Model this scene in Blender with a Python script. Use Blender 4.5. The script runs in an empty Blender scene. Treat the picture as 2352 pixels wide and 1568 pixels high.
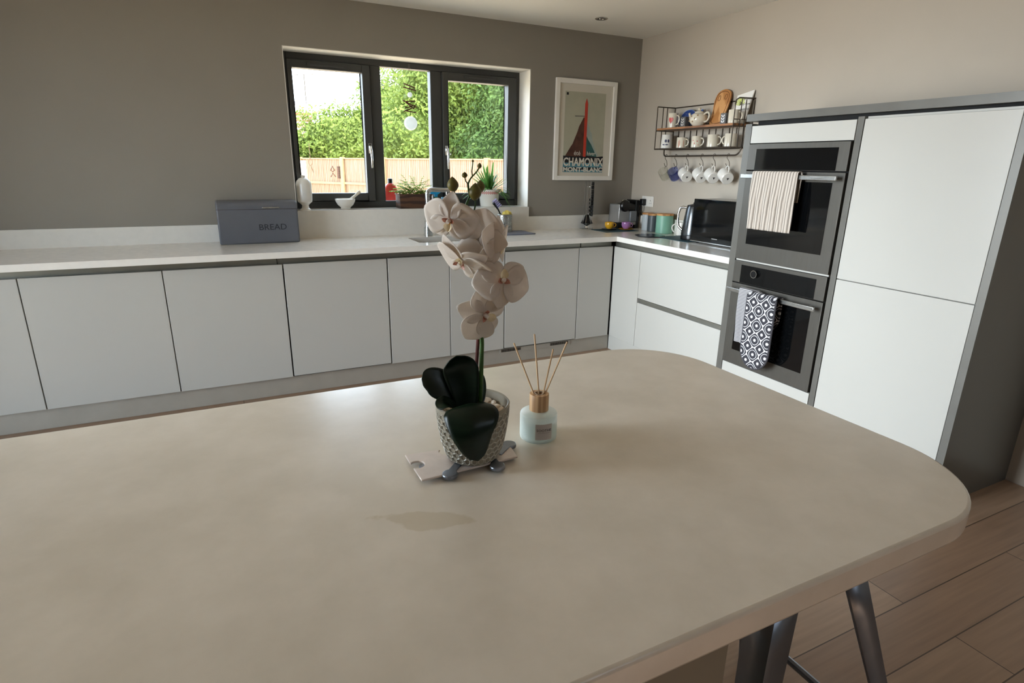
import bpy, bmesh, math, random
from mathutils import Vector, Matrix, Euler
random.seed(7)
sc = bpy.context.scene
COL = sc.collection
PI = math.pi
# ------------------------------------------------------------------ camera, world, sun, exposure
cam_data = bpy.data.cameras.new('camera'); cam = bpy.data.objects.new('camera', cam_data); COL.objects.link(cam)
CR = Vector((0.8983383, -0.4390517, 0.01489678)); CU = Vector((0.11501197, 0.26778115, 0.95659056)); CF = Vector((0.42398178, 0.85762863, -0.29105426))
m = Matrix((CR, CU, -CF)).transposed().to_4x4(); m.translation = Vector((-3.23367, -4.22515, 1.40805))
cam.matrix_world = m
cam_data.sensor_fit = 'HORIZONTAL'; cam_data.sensor_width = 36; cam_data.lens = 36 * 1327.33 / 2352; cam_data.clip_start = 0.02
sc.camera = cam
w = bpy.data.worlds.new('sky'); sc.world = w; w.use_nodes = True
bg = w.node_tree.nodes['Background']; bg.inputs[0].default_value = (0.70, 0.85, 1.0, 1)
_N, _L = w.node_tree.nodes, w.node_tree.links      # hazy bright horizon, softer zenith
_tc = _N.new('ShaderNodeTexCoord'); _sp = _N.new('ShaderNodeSeparateXYZ'); _L.new(_tc.outputs['Generated'], _sp.inputs[0])
_mr = _N.new('ShaderNodeMapRange'); _mr.interpolation_type = 'SMOOTHSTEP'; _mr.inputs['From Min'].default_value = .22; _mr.inputs['From Max'].default_value = .60; _mr.inputs['To Min'].default_value = 9.5; _mr.inputs['To Max'].default_value = 4.0
_L.new(_sp.outputs[2], _mr.inputs[0]); _L.new(_mr.outputs[0], bg.inputs[1])
sd = bpy.data.lights.new('sun', 'SUN'); sun = bpy.data.objects.new('sun', sd); COL.objects.link(sun)
sd.energy = 11.0; sd.angle = 0.01; sd.color = (1, .95, .86)
sun.rotation_euler = Vector((-0.25, 0.50, -0.80)).to_track_quat('-Z', 'Y').to_euler(); sun.location = (-8, -6, 9)
def portal(name, loc, rot, sx, sy):
    d = bpy.data.lights.new(name, 'AREA'); d.shape = 'RECTANGLE'; d.size = sx; d.size_y = sy; d.energy = 1
    d.cycles.is_portal = True
    o = bpy.data.objects.new(name, d); COL.objects.link(o); o.location = loc; o.rotation_euler = rot
portal('patio_portal', (-5.42, -2.05, 1.12), (0, -PI/2, 0), 2.2, 1.7)
portal('window_portal', (-1.9, 0.34, 1.6), (-PI/2, 0, 0), 1.74, 1.0)
dd = bpy.data.lights.new('patio_fill_lamp', 'AREA'); dd.shape = 'RECTANGLE'; dd.size = 2.1; dd.size_y = 1.6; dd.energy = 27; dd.color = (.86, .94, 1.0); dd.spread = math.radians(58)  # area lamp added in the doorway, narrow spread boosts daylight on the right wall
do_ = bpy.data.objects.new('patio_fill_lamp', dd); COL.objects.link(do_); do_.location = (-5.30, -2.05, 1.15); do_.rotation_euler = (0, -PI/2+math.radians(9), 0)
portal('roof_portal', (-2.05, -6.7, 2.76), (0, 0, 0), 2.3, 1.2)
vs = sc.view_settings; vs.view_transform = 'Standard'; vs.look = 'None'; vs.exposure = 0.42; vs.gamma = 1; vs.use_curve_mapping = False
sc.cycles.max_bounces = 10; sc.cycles.diffuse_bounces = 6; sc.cycles.glossy_bounces = 4; sc.cycles.transparent_max_bounces = 12
sc.cycles.sample_clamp_indirect = 6; sc.cycles.caustics_reflective = False; sc.cycles.caustics_refractive = False
# ------------------------------------------------------------------ materials
def lin(c):
    return tuple(((x/255)/12.92 if x/255 <= .04045 else ((x/255+.055)/1.055)**2.4) for x in c)
def mat(name, col, rough=.5, metal=0, var=.06, scale=12, bump=0, bscale=None, trans=0, ior=1.45, coat=0, spec=.5, alpha=1, emit=0, stretch=None, sheen=0, sss=0, tl=0, rvar=.05):
    mt = bpy.data.materials.new(name); mt.use_nodes = True; nt = mt.node_tree; N = nt.nodes; L = nt.links
    b = N['Principled BSDF']; c = lin(col)
    tc = N.new('ShaderNodeTexCoord'); mp = N.new('ShaderNodeMapping'); L.new(tc.outputs['Object'], mp.inputs[0])
    if stretch: mp.inputs['Scale'].default_value = stretch
    nz = N.new('ShaderNodeTexNoise'); nz.inputs['Scale'].default_value = scale; nz.inputs['Detail'].default_value = 5; L.new(mp.outputs[0], nz.inputs[0])
    cr = N.new('ShaderNodeValToRGB'); cr.color_ramp.elements[0].position = .3; cr.color_ramp.elements[1].position = .7
    cr.color_ramp.elements[0].color = (*[max(0, x*(1-var)) for x in c], 1); cr.color_ramp.elements[1].color = (*[min(1, x*(1+var)) for x in c], 1)
    L.new(nz.outputs[0], cr.inputs[0]); L.new(cr.outputs[0], b.inputs['Base Color'])
    mr = N.new('ShaderNodeMapRange'); mr.inputs['To Min'].default_value = max(0, rough-rvar); mr.inputs['To Max'].default_value = min(1, rough+rvar)
    L.new(nz.outputs[0], mr.inputs[0]); L.new(mr.outputs[0], b.inputs['Roughness'])
    b.inputs['Metallic'].default_value = metal; b.inputs['IOR'].default_value = ior
    b.inputs['Transmission Weight'].default_value = trans; b.inputs['Coat Weight'].default_value = coat; b.inputs['Specular IOR Level'].default_value = spec
    b.inputs['Alpha'].default_value = alpha
    if sheen: b.inputs['Sheen Weight'].default_value = sheen
    if sss: b.inputs['Subsurface Weight'].default_value = sss; b.inputs['Subsurface Scale'].default_value = .005
    if bump:
        n2 = N.new('ShaderNodeTexNoise'); n2.inputs['Scale'].default_value = bscale or scale*6; n2.inputs['Detail'].default_value = 4; L.new(mp.outputs[0], n2.inputs[0])
        bp = N.new('ShaderNodeBump'); bp.inputs['Strength'].default_value = bump; bp.inputs['Distance'].default_value = .004; L.new(n2.outputs[0], bp.inputs['Height']); L.new(bp.outputs[0], b.inputs['Normal'])
    if tl:
        t = N.new('ShaderNodeBsdfTranslucent'); L.new(cr.outputs[0], t.inputs[0]); mx = N.new('ShaderNodeMixShader'); mx.inputs[0].default_value = tl
        L.new(b.outputs[0], mx.inputs[1]); L.new(t.outputs[0], mx.inputs[2]); L.new(mx.outputs[0], N['Material Output'].inputs[0])
    return mt
def glassmat(name, tint=(1, 1, 1), rough=0.0, fac=.06, tintmix=0):
    mt = bpy.data.materials.new(name); mt.use_nodes = True; nt = mt.node_tree; N = nt.nodes; L = nt.links
    N.remove(N['Principled BSDF']); t = N.new('ShaderNodeBsdfTransparent'); t.inputs[0].default_value = (*tint, 1)
    g = N.new('ShaderNodeBsdfGlossy'); g.inputs['Roughness'].default_value = rough
    lw = N.new('ShaderNodeLayerWeight'); lw.inputs[0].default_value = .5
    pw = N.new('ShaderNodeMath'); pw.operation = 'POWER'; pw.inputs[1].default_value = 4; L.new(lw.outputs['Facing'], pw.inputs[0])
    mm = N.new('ShaderNodeMath'); mm.operation = 'MULTIPLY_ADD'; mm.inputs[1].default_value = .8; mm.inputs[2].default_value = fac; L.new(pw.outputs[0], mm.inputs[0])
    mx = N.new('ShaderNodeMixShader'); L.new(mm.outputs[0], mx.inputs[0]); L.new(t.outputs[0], mx.inputs[1]); L.new(g.outputs[0], mx.inputs[2]); L.new(mx.outputs[0], N['Material Output'].inputs[0])
    return mt
def wavemat(name, c1, c2, scale=20, rough=.6, axis='X', dist=1.5, bump=0, p0=.35, p1=.65, stretch=None, noise=2, kind='SIN'):
    mt = bpy.data.materials.new(name); mt.use_nodes = True; nt = mt.node_tree; N = nt.nodes; L = nt.links; b = N['Principled BSDF']
    tc = N.new('ShaderNodeTexCoord'); mp = N.new('ShaderNodeMapping'); L.new(tc.outputs['Object'], mp.inputs[0])
    if stretch: mp.inputs['Scale'].default_value = stretch
    wv = N.new('ShaderNodeTexWave'); wv.bands_direction = axis; wv.wave_profile = kind; wv.inputs['Scale'].default_value = scale; wv.inputs['Distortion'].default_value = dist; wv.inputs['Detail'].default_value = 3; wv.inputs['Detail Scale'].default_value = noise
    L.new(mp.outputs[0], wv.inputs[0]); cr = N.new('ShaderNodeValToRGB'); e = cr.color_ramp.elements
    e[0].position = p0; e[1].position = p1; e[0].color = (*lin(c1), 1); e[1].color = (*lin(c2), 1)
    L.new(wv.outputs[0], cr.inputs[0]); L.new(cr.outputs[0], b.inputs['Base Color']); b.inputs['Roughness'].default_value = rough
    if bump:
        bp = N.new('ShaderNodeBump'); bp.inputs['Strength'].default_value = bump; bp.inputs['Distance'].default_value = .003; L.new(wv.outputs[0], bp.inputs['Height']); L.new(bp.outputs[0], b.inputs['Normal'])
    return mt
M = dict(
    wall=mat('wall_paint_shaded', (143, 137, 128), .85, var=.02, scale=3, bump=.05, bscale=200),  # back wall: same paint as the right wall, shade put into the colour
    wall_lit=mat('wall_paint_lit', (178, 168, 154), .85, var=.02, scale=3, bump=.05, bscale=200),  # right wall: lighter copy of that paint, stronger light put into the colour
    wall_dark=mat('unseen_wall_dark', (84, 78, 72), .85, var=.02, scale=3),  # unseen left and front walls, kept dark to cut bounced light
    white_paint=mat('white_paint', (232, 228, 220), .7, var=.015),
    ceil=mat('ceiling_paint', (236, 233, 227), .9, var=.015, scale=2),
    quartz=mat('quartz', (228, 224, 216), .16, var=.02, scale=30),
    gloss=mat('gloss_white', (186, 184, 177), .22, var=.01, scale=2),
    channel=mat('channel', (150, 148, 138), .38, metal=.75, var=.05),
    plinth=mat('plinth', (176, 170, 158), .4, metal=.25, var=.04),
    dark=mat('dark_gap', (14, 13, 12), .8),
    anth=mat('anthracite', (66, 66, 64), .5, var=.05, scale=5),
    steel=mat('steel', (190, 190, 186), .28, metal=1, var=.04, stretch=(1, 1, 20)),
    chrome=mat('chrome', (215, 214, 210), .12, metal=1, var=.03),
    ovensteel=mat('oven_steel', (92, 89, 83), .36, metal=.5, var=.05, stretch=(1, 12, 1)),
    blackglass=mat('black_glass', (8, 9, 10), .06, var=.1, spec=.6),
    black=mat('black_plastic', (16, 16, 17), .3, var=.2),
    grey=mat('grey_panel', (104, 102, 96), .35, metal=.2, var=.04),
    glass=glassmat('window_glass', fac=.03), cglass=glassmat('clear_glass', (.93, .94, .92), .02), bluegl=glassmat('blue_glass', (.55, .6, .85), .03),
    floor=None,
    ceramic=mat('white_ceramic', (228, 224, 216), .18, var=.02, coat=.3),
    cream=mat('cream_ceramic', (214, 205, 186), .2, var=.03, coat=.3),
    greyc=mat('breadbin_grey', (96, 98, 104), .42, var=.03),
    teal=mat('teal_mat', (26, 66, 76), .6, var=.08), slate=mat('slate', (20, 24, 30), .25, var=.15),
    green=mat('leaf_dark', (13, 27, 14), .32, var=.25, scale=30, spec=.35, stretch=(1, 1, 6)),
    stemg=mat('stem_green', (52, 84, 30), .45, var=.25, scale=40), stemr=mat('stem_red', (84, 34, 26), .5, var=.25, scale=40),
    bud=mat('bud', (92, 84, 28), .5, var=.35, scale=60),
    petal=mat('petal', (233, 224, 214), .5, var=.03, scale=30, tl=.35, bump=.15, bscale=120),
    lip=mat('flower_lip', (232, 218, 186), .5, var=.15, scale=80, tl=.2), lipr=mat('flower_throat', (196, 140, 122), .5, var=.45, scale=500),
    lipy=mat('flower_yellow', (222, 170, 40), .5, var=.2, scale=100),
    potw=mat('pot_glaze', (140, 132, 116), .42, var=.05), pothex=mat('pot_relief', (186, 180, 166), .35, var=.04),
    pebble=mat('pebble', (248, 236, 220), .3, var=.06, scale=60),
    wood=wavemat('oak', (176, 120, 66), (205, 152, 96), 6, .5, 'X', 6, stretch=(1, 1, .2)),
    woodd=wavemat('dark_wood', (58, 38, 28), (92, 62, 44), 8, .6, 'Z', 5, stretch=(.3, .3, 1)),
    shelfw=wavemat('shelf_wood', (120, 76, 44), (160, 108, 66), 8, .55, 'X', 5, stretch=(1, .15, 1)),
    collar=wavemat('bamboo', (176, 136, 96), (202, 164, 122), 30, .5, 'X', 2, stretch=(1, 1, .1)),
    reed=mat('reed', (206, 172, 134), .7, var=.08, scale=50, stretch=(1, 1, .1)),
    frost=None,
    liquid=mat('perfume', (232, 244, 238), .3, tl=.5),
    label=mat('label', (186, 178, 172), .6, var=.02), ink=mat('ink', (58, 52, 50), .7),
    alu=mat('cast_aluminium', (214, 200, 190), .42, metal=.35, var=.05, scale=60), pewter=mat('blue_metal', (134, 138, 146), .35, metal=.8, var=.1),
    iron=mat('wire_iron', (84, 74, 64), .45, metal=.7, var=.2, scale=60),
    yellow=mat('yellow_glaze', (226, 168, 44), .2, coat=.5), purple=mat('purple_glaze', (168, 118, 172), .2, coat=.5),
    canw=mat('canister_pale', (176, 182, 184), .4), cang=mat('canister_charcoal', (74, 80, 82), .4), cant=mat('canister_green', (122, 170, 148), .4),
    silverp=mat('silver_plastic', (176, 174, 170), .32, metal=.5), smoke=mat('smoked_tank', (120, 122, 124), .15, var=.05, coat=.4),
    kettle=mat('kettle_grey', (88, 91, 93), .24, metal=.9, var=.04),
    red=mat('red_heart', (196, 70, 62), .4), blue=mat('fish_blue', (44, 66, 122), .25, coat=.5, var=.2, scale=40),
    bread=mat('towel_blue_grey', (120, 124, 136), .9, bump=.4, bscale=300),
    terra=mat('red_bottle', (214, 84, 74), .35, tl=.2), bluecap=mat('blue_plastic', (30, 150, 205), .35), bottleg=mat('green_plastic', (22, 88, 52), .25),
    ltblue=mat('light_blue', (110, 170, 200), .4), sponge=mat('sponge', (228, 208, 110), .9, bump=.6, bscale=120),
    plant=mat('plant_green', (98, 146, 72), .5, var=.3, scale=30, tl=.35), fern=mat('fern_green', (150, 186, 76), .5, var=.25, scale=30, tl=.4),
    bone=mat('pestle', (208, 200, 184), .5, var=.06), twig=mat('twig', (92, 50, 40), .8, var=.2),
    brick=None,
)
def nodes(name):
    mt = bpy.data.materials.new(name); mt.use_nodes = True; return mt, mt.node_tree.nodes, mt.node_tree.links, mt.node_tree.nodes['Principled BSDF']
# wood plank floor
mt, N, L, b = nodes('floor_planks'); tc = N.new('ShaderNodeTexCoord'); br = N.new('ShaderNodeTexBrick'); L.new(tc.outputs['Object'], br.inputs[0])
br.inputs['Color1'].default_value = (*lin((158, 128, 104)), 1); br.inputs['Color2'].default_value = (*lin((176, 146, 120)), 1); br.inputs['Mortar'].default_value = (*lin((90, 70, 54)), 1)
br.inputs['Scale'].default_value = 1; br.inputs['Brick Width'].default_value = 1.3; br.inputs['Row Height'].default_value = .16; br.inputs['Mortar Size'].default_value = .002
wv = N.new('ShaderNodeTexNoise'); mp = N.new('ShaderNodeMapping'); mp.inputs['Scale'].default_value = (2, 40, 1); L.new(tc.outputs['Object'], mp.inputs[0]); L.new(mp.outputs[0], wv.inputs[0]); wv.inputs['Scale'].default_value = 1.5; wv.inputs['Detail'].default_value = 6
mx = N.new('ShaderNodeMix'); mx.data_type = 'RGBA'; mx.blend_type = 'MULTIPLY'; mx.inputs[0].default_value = .45; L.new(br.outputs[0], mx.inputs[6]); L.new(wv.outputs[0], mx.inputs[7]); L.new(mx.outputs[2], b.inputs['Base Color']); b.inputs['Roughness'].default_value = .4
M['floor'] = mt
mt, N, L, b = nodes('red_brick'); tc = N.new('ShaderNodeTexCoord'); br = N.new('ShaderNodeTexBrick'); mp = N.new('ShaderNodeMapping'); mp.inputs['Rotation'].default_value = (PI/2, 0, 0); L.new(tc.outputs['Object'], mp.inputs[0]); L.new(mp.outputs[0], br.inputs[0])
br.inputs['Color1'].default_value = (*lin((170, 88, 76)), 1); br.inputs['Color2'].default_value = (*lin((196, 120, 104)), 1); br.inputs['Mortar'].default_value = (*lin((220, 205, 195)), 1); br.inputs['Scale'].default_value = 1; br.inputs['Brick Width'].default_value = .44; br.inputs['Row Height'].default_value = .15; br.inputs['Mortar Size'].default_value = .02
L.new(br.outputs[0], b.inputs['Base Color']); b.inputs['Roughness'].default_value = .9; M['brick'] = mt
mt, N, L, b = nodes('frosted_glass'); b.inputs['Base Color'].default_value = (*lin((240, 246, 243)), 1); b.inputs['Roughness'].default_value = .3
nz = N.new('ShaderNodeTexNoise'); nz.inputs['Scale'].default_value = 90; mr = N.new('ShaderNodeMapRange'); mr.inputs['To Min'].default_value = .30; mr.inputs['To Max'].default_value = .42; L.new(nz.outputs[0], mr.inputs[0])
tr = N.new('ShaderNodeBsdfTransparent'); tu = N.new('ShaderNodeBsdfTranslucent'); tu.inputs[0].default_value = (*lin((244, 248, 246)), 1)
m1_ = N.new('ShaderNodeMixShader'); m1_.inputs[0].default_value = .45; L.new(b.outputs[0], m1_.inputs[1]); L.new(tu.outputs[0], m1_.inputs[2])
m2_ = N.new('ShaderNodeMixShader'); L.new(mr.outputs[0], m2_.inputs[0]); L.new(m1_.outputs[0], m2_.inputs[1]); L.new(tr.outputs[0], m2_.inputs[2]); L.new(m2_.outputs[0], N['Material Output'].inputs[0]); M['frost'] = mt
# island stone top: pale stone with scratches and one irregular water mark
mt, N, L, b = nodes('island_stone'); tc = N.new('ShaderNodeTexCoord')
n1 = N.new('ShaderNodeTexNoise'); n1.inputs['Scale'].default_value = 7; n1.inputs['Detail'].default_value = 9; n1.inputs['Roughness'].default_value = .6; L.new(tc.outputs['Object'], n1.inputs[0])
cr = N.new('ShaderNodeValToRGB'); cr.color_ramp.elements[0].color = (*lin((214, 205, 189)), 1); cr.color_ramp.elements[1].color = (*lin((226, 217, 202)), 1); cr.color_ramp.elements[0].position = .35; cr.color_ramp.elements[1].position = .65; L.new(n1.outputs[0], cr.inputs[0])
mp = N.new('ShaderNodeMapping'); mp.inputs['Location'].default_value = (3.0, 3.53, 0); mp.inputs['Rotation'].default_value = (0, 0, math.radians(20)); L.new(tc.outputs['Object'], mp.inputs[0])
vl = N.new('ShaderNodeVectorMath'); vl.operation = 'MULTIPLY'; vl.inputs[1].default_value = (11, 36, 0)
sub = N.new('ShaderNodeVectorMath'); sub.operation = 'ADD'; sub.inputs[1].default_value = (3.02, 3.50, 0); L.new(tc.outputs['Object'], sub.inputs[0]); rt = N.new('ShaderNodeVectorRotate'); rt.inputs['Angle'].default_value = math.radians(26); L.new(sub.outputs[0], rt.inputs[0]); L.new(rt.outputs[0], vl.inputs[0])
ln = N.new('ShaderNodeVectorMath'); ln.operation = 'LENGTH'; L.new(vl.outputs[0], ln.inputs[0])
n3 = N.new('ShaderNodeTexNoise'); n3.inputs['Scale'].default_value = 22; n3.inputs['Detail'].default_value = 4; L.new(tc.outputs['Object'], n3.inputs[0])
ma = N.new('ShaderNodeMath'); ma.operation = 'MULTIPLY_ADD'; ma.inputs[1].default_value = 1.8; L.new(n3.outputs[0], ma.inputs[0]); L.new(ln.outputs['Value'], ma.inputs[2])
st = N.new('ShaderNodeMapRange'); st.inputs['From Min'].default_value = 1.55; st.inputs['From Max'].default_value = 1.70; st.inputs['To Min'].default_value = 1; st.inputs['To Max'].default_value = 0; L.new(ma.outputs[0], st.inputs[0])
mx = N.new('ShaderNodeMix'); mx.data_type = 'RGBA'; mx.blend_type = 'MULTIPLY'; mx.inputs[7].default_value = (.88, .85, .78, 1); L.new(st.outputs[0], mx.inputs[0]); L.new(cr.outputs[0], mx.inputs[6]); L.new(mx.outputs[2], b.inputs['Base Color'])
mp2 = N.new('ShaderNodeMapping'); mp2.inputs['Scale'].default_value = (2, 5, 1); mp2.inputs['Rotation'].default_value = (0, 0, .5); L.new(tc.outputs['Object'], mp2.inputs[0])
n4 = N.new('ShaderNodeTexNoise'); n4.inputs['Scale'].default_value = 2.5; n4.inputs['Detail'].default_value = 5; n4.inputs['Distortion'].default_value = .6; L.new(mp2.outputs[0], n4.inputs[0])
mr = N.new('ShaderNodeMapRange'); mr.inputs['From Min'].default_value = .3; mr.inputs['From Max'].default_value = .7; mr.inputs['To Min'].default_value = .22; mr.inputs['To Max'].default_value = .27; L.new(n4.outputs[0], mr.inputs[0]); L.new(mr.outputs[0], b.inputs['Roughness'])
b.inputs['Coat Weight'].default_value = .35; b.inputs['Coat Roughness'].default_value = .2; M['island'] = mt
# quatrefoil lattice cloth (mitt), object coordinates y,z
mt, N, L, b = nodes('lattice_cloth'); tc = N.new('ShaderNodeTexCoord'); sp = N.new('ShaderNodeSeparateXYZ'); L.new(tc.outputs['Object'], sp.inputs[0])
def mth(op, a, c=None, v=None):
    q = N.new('ShaderNodeMath'); q.operation = op; L.new(a, q.inputs[0])
    if c is not None: L.new(c, q.inputs[1])
    elif v is not None: q.inputs[1].default_value = v
    return q.outputs[0]
K = 2*PI/.082
cy = mth('COSINE', mth('MULTIPLY', sp.outputs[1], v=K)); cz = mth('COSINE', mth('MULTIPLY', sp.outputs[2], v=K))
sm = mth('ADD', cy, cz); pr = mth('MULTIPLY', cy, cz)
ring = mth('LESS_THAN', mth('ABSOLUTE', mth('SUBTRACT', mth('ABSOLUTE', mth('ADD', sm, mth('MULTIPLY', pr, v=.35))), v=.5)), v=.17)
dot = mth('GREATER_THAN', mth('ABSOLUTE', sm), v=1.80)
s2 = mth('LESS_THAN', mth('ABSOLUTE', mth('SUBTRACT', cy, cz)), v=.10)
on_ = mth('MAXIMUM', ring, dot)
nz = N.new('ShaderNodeTexNoise'); nz.inputs['Scale'].default_value = 300; L.new(tc.outputs['Object'], nz.inputs[0])
mx = N.new('ShaderNodeMix'); mx.data_type = 'RGBA'; mx.inputs[6].default_value = (*lin((50, 49, 55)), 1); mx.inputs[7].default_value = (*lin((214, 212, 214)), 1); L.new(on_, mx.inputs[0]); L.new(mx.outputs[2], b.inputs['Base Color']); b.inputs['Roughness'].default_value = .9
bp = N.new('ShaderNodeBump'); bp.inputs['Strength'].default_value = .3; bp.inputs['Distance'].default_value = .001; L.new(nz.outputs[0], bp.inputs['Height']); L.new(bp.outputs[0], b.inputs['Normal'])
M['lattice'] = mt
# perforated steel
M['stripe'] = wavemat('striped_towel', (92, 90, 94), (186, 184, 184), 40, .9, 'Z', .3, p0=.4, p1=.6)
M['knit'] = wavemat('ribbed_towel', (138, 128, 118), (196, 186, 174), 18, .95, 'Y', .6, bump=.6, p0=.1, p1=.6)
M['fence'] = wavemat('fence_board', (118, 92, 72), (150, 124, 100), 5, .85, 'X', 3, stretch=(1, 1, .12), noise=3)
M['fencep'] = mat('fence_post', (150, 126, 92), .8, var=.1)
M['patio'] = mat('patio', (230, 208, 176), .9, var=.1, scale=2)
M['lawn'] = mat('lawn', (110, 128, 70), .95, var=.2, scale=3)
M['render'] = mat('render_white', (225, 220, 210), .9, var=.04)
LEAF = [mat('leaf_bright', (118, 136, 60), .6, var=.25, scale=2.5, tl=.45), mat('leaf_mid', (84, 110, 50), .6, var=.35, scale=2.5, tl=.4), mat('leaf_olive', (72, 92, 46), .6, var=.4, scale=2.0, tl=.35)]
M['bark'] = mat('bark', (96, 78, 60), .9, var=.2)
# ------------------------------------------------------------------ mesh helpers
class MB:
    def __init__(s): s.v = []; s.f = []; s.mi = []
    def add(s, vs, fs, mi=0, X=None):
        o = len(s.v)
        s.v += [tuple(X @ Vector(p)) if X is not None else tuple(p) for p in vs]
        s.f += [tuple(i+o for i in f) for f in fs]; s.mi += [mi]*len(fs); return s
    def box(s, a, c, mi=0, X=None):
        x0, y0, z0 = a; x1, y1, z1 = c
        x0, x1 = min(x0, x1), max(x0, x1); y0, y1 = min(y0, y1), max(y0, y1); z0, z1 = min(z0, z1), max(z0, z1)
        return s.add([(x0, y0, z0), (x1, y0, z0), (x1, y1, z0), (x0, y1, z0), (x0, y0, z1), (x1, y0, z1), (x1, y1, z1), (x0, y1, z1)],
                     [(0, 3, 2, 1), (4, 5, 6, 7), (0, 1, 5, 4), (1, 2, 6, 5), (2, 3, 7, 6), (3, 0, 4, 7)], mi, X)
    def lathe(s, prof, n=32, mi=0, X=None, a0=0):
        vs = []; fs = []; k = len(prof)
        for r, z in prof:
            for i in range(n):
                a = a0+2*PI*i/n; vs.append((r*math.cos(a), r*math.sin(a), z))
        for j in range(k-1):
            for i in range(n):
                q = (i+1) % n; fs.append((j*n+i, j*n+q, (j+1)*n+q, (j+1)*n+i))
        if prof[0][0] > 1e-6: fs.append(tuple(range(n-1, -1, -1)))
        if prof[-1][0] > 1e-6: fs.append(tuple((k-1)*n+i for i in range(n)))
        return s.add(vs, fs, mi, X)
    def ring(s, prof, n=32, mi=0, X=None):  # closed profile loop
        vs = []; fs = []; k = len(prof)
        for r, z in prof:
            for i in range(n):
                a = 2*PI*i/n; vs.append((r*math.cos(a), r*math.sin(a), z))
        for j in range(k):
            jj = (j+1) % k
            for i in range(n):
                q = (i+1) % n; fs.append((j*n+i, j*n+q, jj*n+q, jj*n+i))
        return s.add(vs, fs, mi, X)
    def tube(s, pts, r, n=8, mi=0, X=None, closed=False):
        P = [Vector(p) for p in pts]; k = len(P); R = r if isinstance(r, (list, tuple)) else [r]*k
        vs = []; fs = []; prev = None
        for i, p in enumerate(P):
            if closed: t = (P[(i+1) % k]-P[i-1])
            else: t = P[min(i+1, k-1)]-P[max(i-1, 0)]
            t = t.normalized() if t.length > 1e-9 else Vector((0, 0, 1))
            if prev is None: u = t.cross(Vector((0, 0, 1)) if abs(t.z) < .9 else Vector((1, 0, 0))).normalized()
            else: u = (prev - t*prev.dot(t)).normalized()
            prev = u; v_ = t.cross(u)
            for j in range(n):
                a = 2*PI*j/n; vs.append(p+(u*math.cos(a)+v_*math.sin(a))*R[i])
        for i in range(k if closed else k-1):
            ii = (i+1) % k
            for j in range(n):
                q = (j+1) % n; fs.append((i*n+j, i*n+q, ii*n+q, ii*n+j))
        if not closed: fs.append(tuple(range(n-1, -1, -1))); fs.append(tuple((k-1)*n+j for j in range(n)))
        return s.add(vs, fs, mi, X)
    def prism(s, poly, z0, z1, mi=0, X=None):
        n = len(poly); vs = [(x, y, z0) for x, y in poly]+[(x, y, z1) for x, y in poly]
        fs = [tuple(range(n-1, -1, -1)), tuple(range(n, 2*n))]+[(i, (i+1) % n, n+(i+1) % n, n+i) for i in range(n)]
        return s.add(vs, fs, mi, X)
    def ball(s, c, r, nu=16, nv=10, mi=0, X=None):
        if not isinstance(r, (tuple, list)): r = (r, r, r)
        T = Matrix.Translation(c) @ Matrix.Diagonal((*r, 1)); T = (X @ T) if X is not None else T
        return s.lathe([(math.sin(PI*j/nv) if 0 < j < nv else 0, -math.cos(PI*j/nv)) for j in range(nv+1)], nu, mi, T)
    def grid(s, fn, nu, nv, mi=0, X=None):
        vs = [fn(i/nu, j/nv) for j in range(nv+1) for i in range(nu+1)]
        fs = [(j*(nu+1)+i, j*(nu+1)+i+1, (j+1)*(nu+1)+i+1, (j+1)*(nu+1)+i) for j in range(nv) for i in range(nu)]
        return s.add(vs, fs, mi, X)
    def build(s, name, mats, parent=None, bevel=0, seg=2, sub=0, solid=0, weld=False):
        me = bpy.data.meshes.new(name); me.from_pydata(s.v, [], s.f); me.polygons.foreach_set('material_index', s.mi)
        if not isinstance(mats, (list, tuple)): mats = [mats]
        for q in mats: me.materials.append(q)
        bm = bmesh.new(); bm.from_mesh(me)
        bmesh.ops.remove_doubles(bm, verts=bm.verts, dist=1e-6)
        if not weld: bmesh.ops.recalc_face_normals(bm, faces=bm.faces)
        bm.to_mesh(me); bm.free()
        me.polygons.foreach_set('use_smooth', [True]*len(me.polygons)); me.set_sharp_from_angle(angle=math.radians(38)); me.update()
        o = bpy.data.objects.new(name, me); COL.objects.link(o)
        if parent: o.parent = parent
        if bevel:
            bv = o.modifiers.new('bevel', 'BEVEL'); bv.width = bevel; bv.segments = seg; bv.limit_method = 'ANGLE'; bv.angle_limit = math.radians(40); bv.harden_normals = False
        if solid: q = o.modifiers.new('solid', 'SOLIDIFY'); q.thickness = solid; q.offset = 0
        if sub: q = o.modifiers.new('sub', 'SUBSURF'); q.levels = q.render_levels = sub
        return o
def tag(o, label=None, cat=None, group=None, kind=None):
    if label: o['label'] = label
    if cat: o['category'] = cat
    if group: o['group'] = group
    if kind: o['kind'] = kind
    return o
def thing(name, label, cat, loc=(0, 0, 0), rz=0, group=None):
    o = bpy.data.objects.new(name, None); COL.objects.link(o); o.empty_display_size = .05; o.location = loc; o.rotation_euler = (0, 0, rz)
    return tag(o, label, cat, group)
def struct(o, label=None): o['kind'] = 'structure'; (o.__setitem__('label', label) if label else None); return o
def dup(root, loc, rz=None, label=None, group=None, scale=None):
    r = root.copy(); COL.objects.link(r); r.location = loc
    if rz is not None: r.rotation_euler = (0, 0, rz)
    if label: r['label'] = label
    if group: r['group'] = group
    if scale: r.scale = scale
    for ch in list(root.children):
        c = ch.copy(); COL.objects.link(c); c.parent = r
        for g in list(ch.children):
            d = g.copy(); COL.objects.link(d); d.parent = c
    return r
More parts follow.
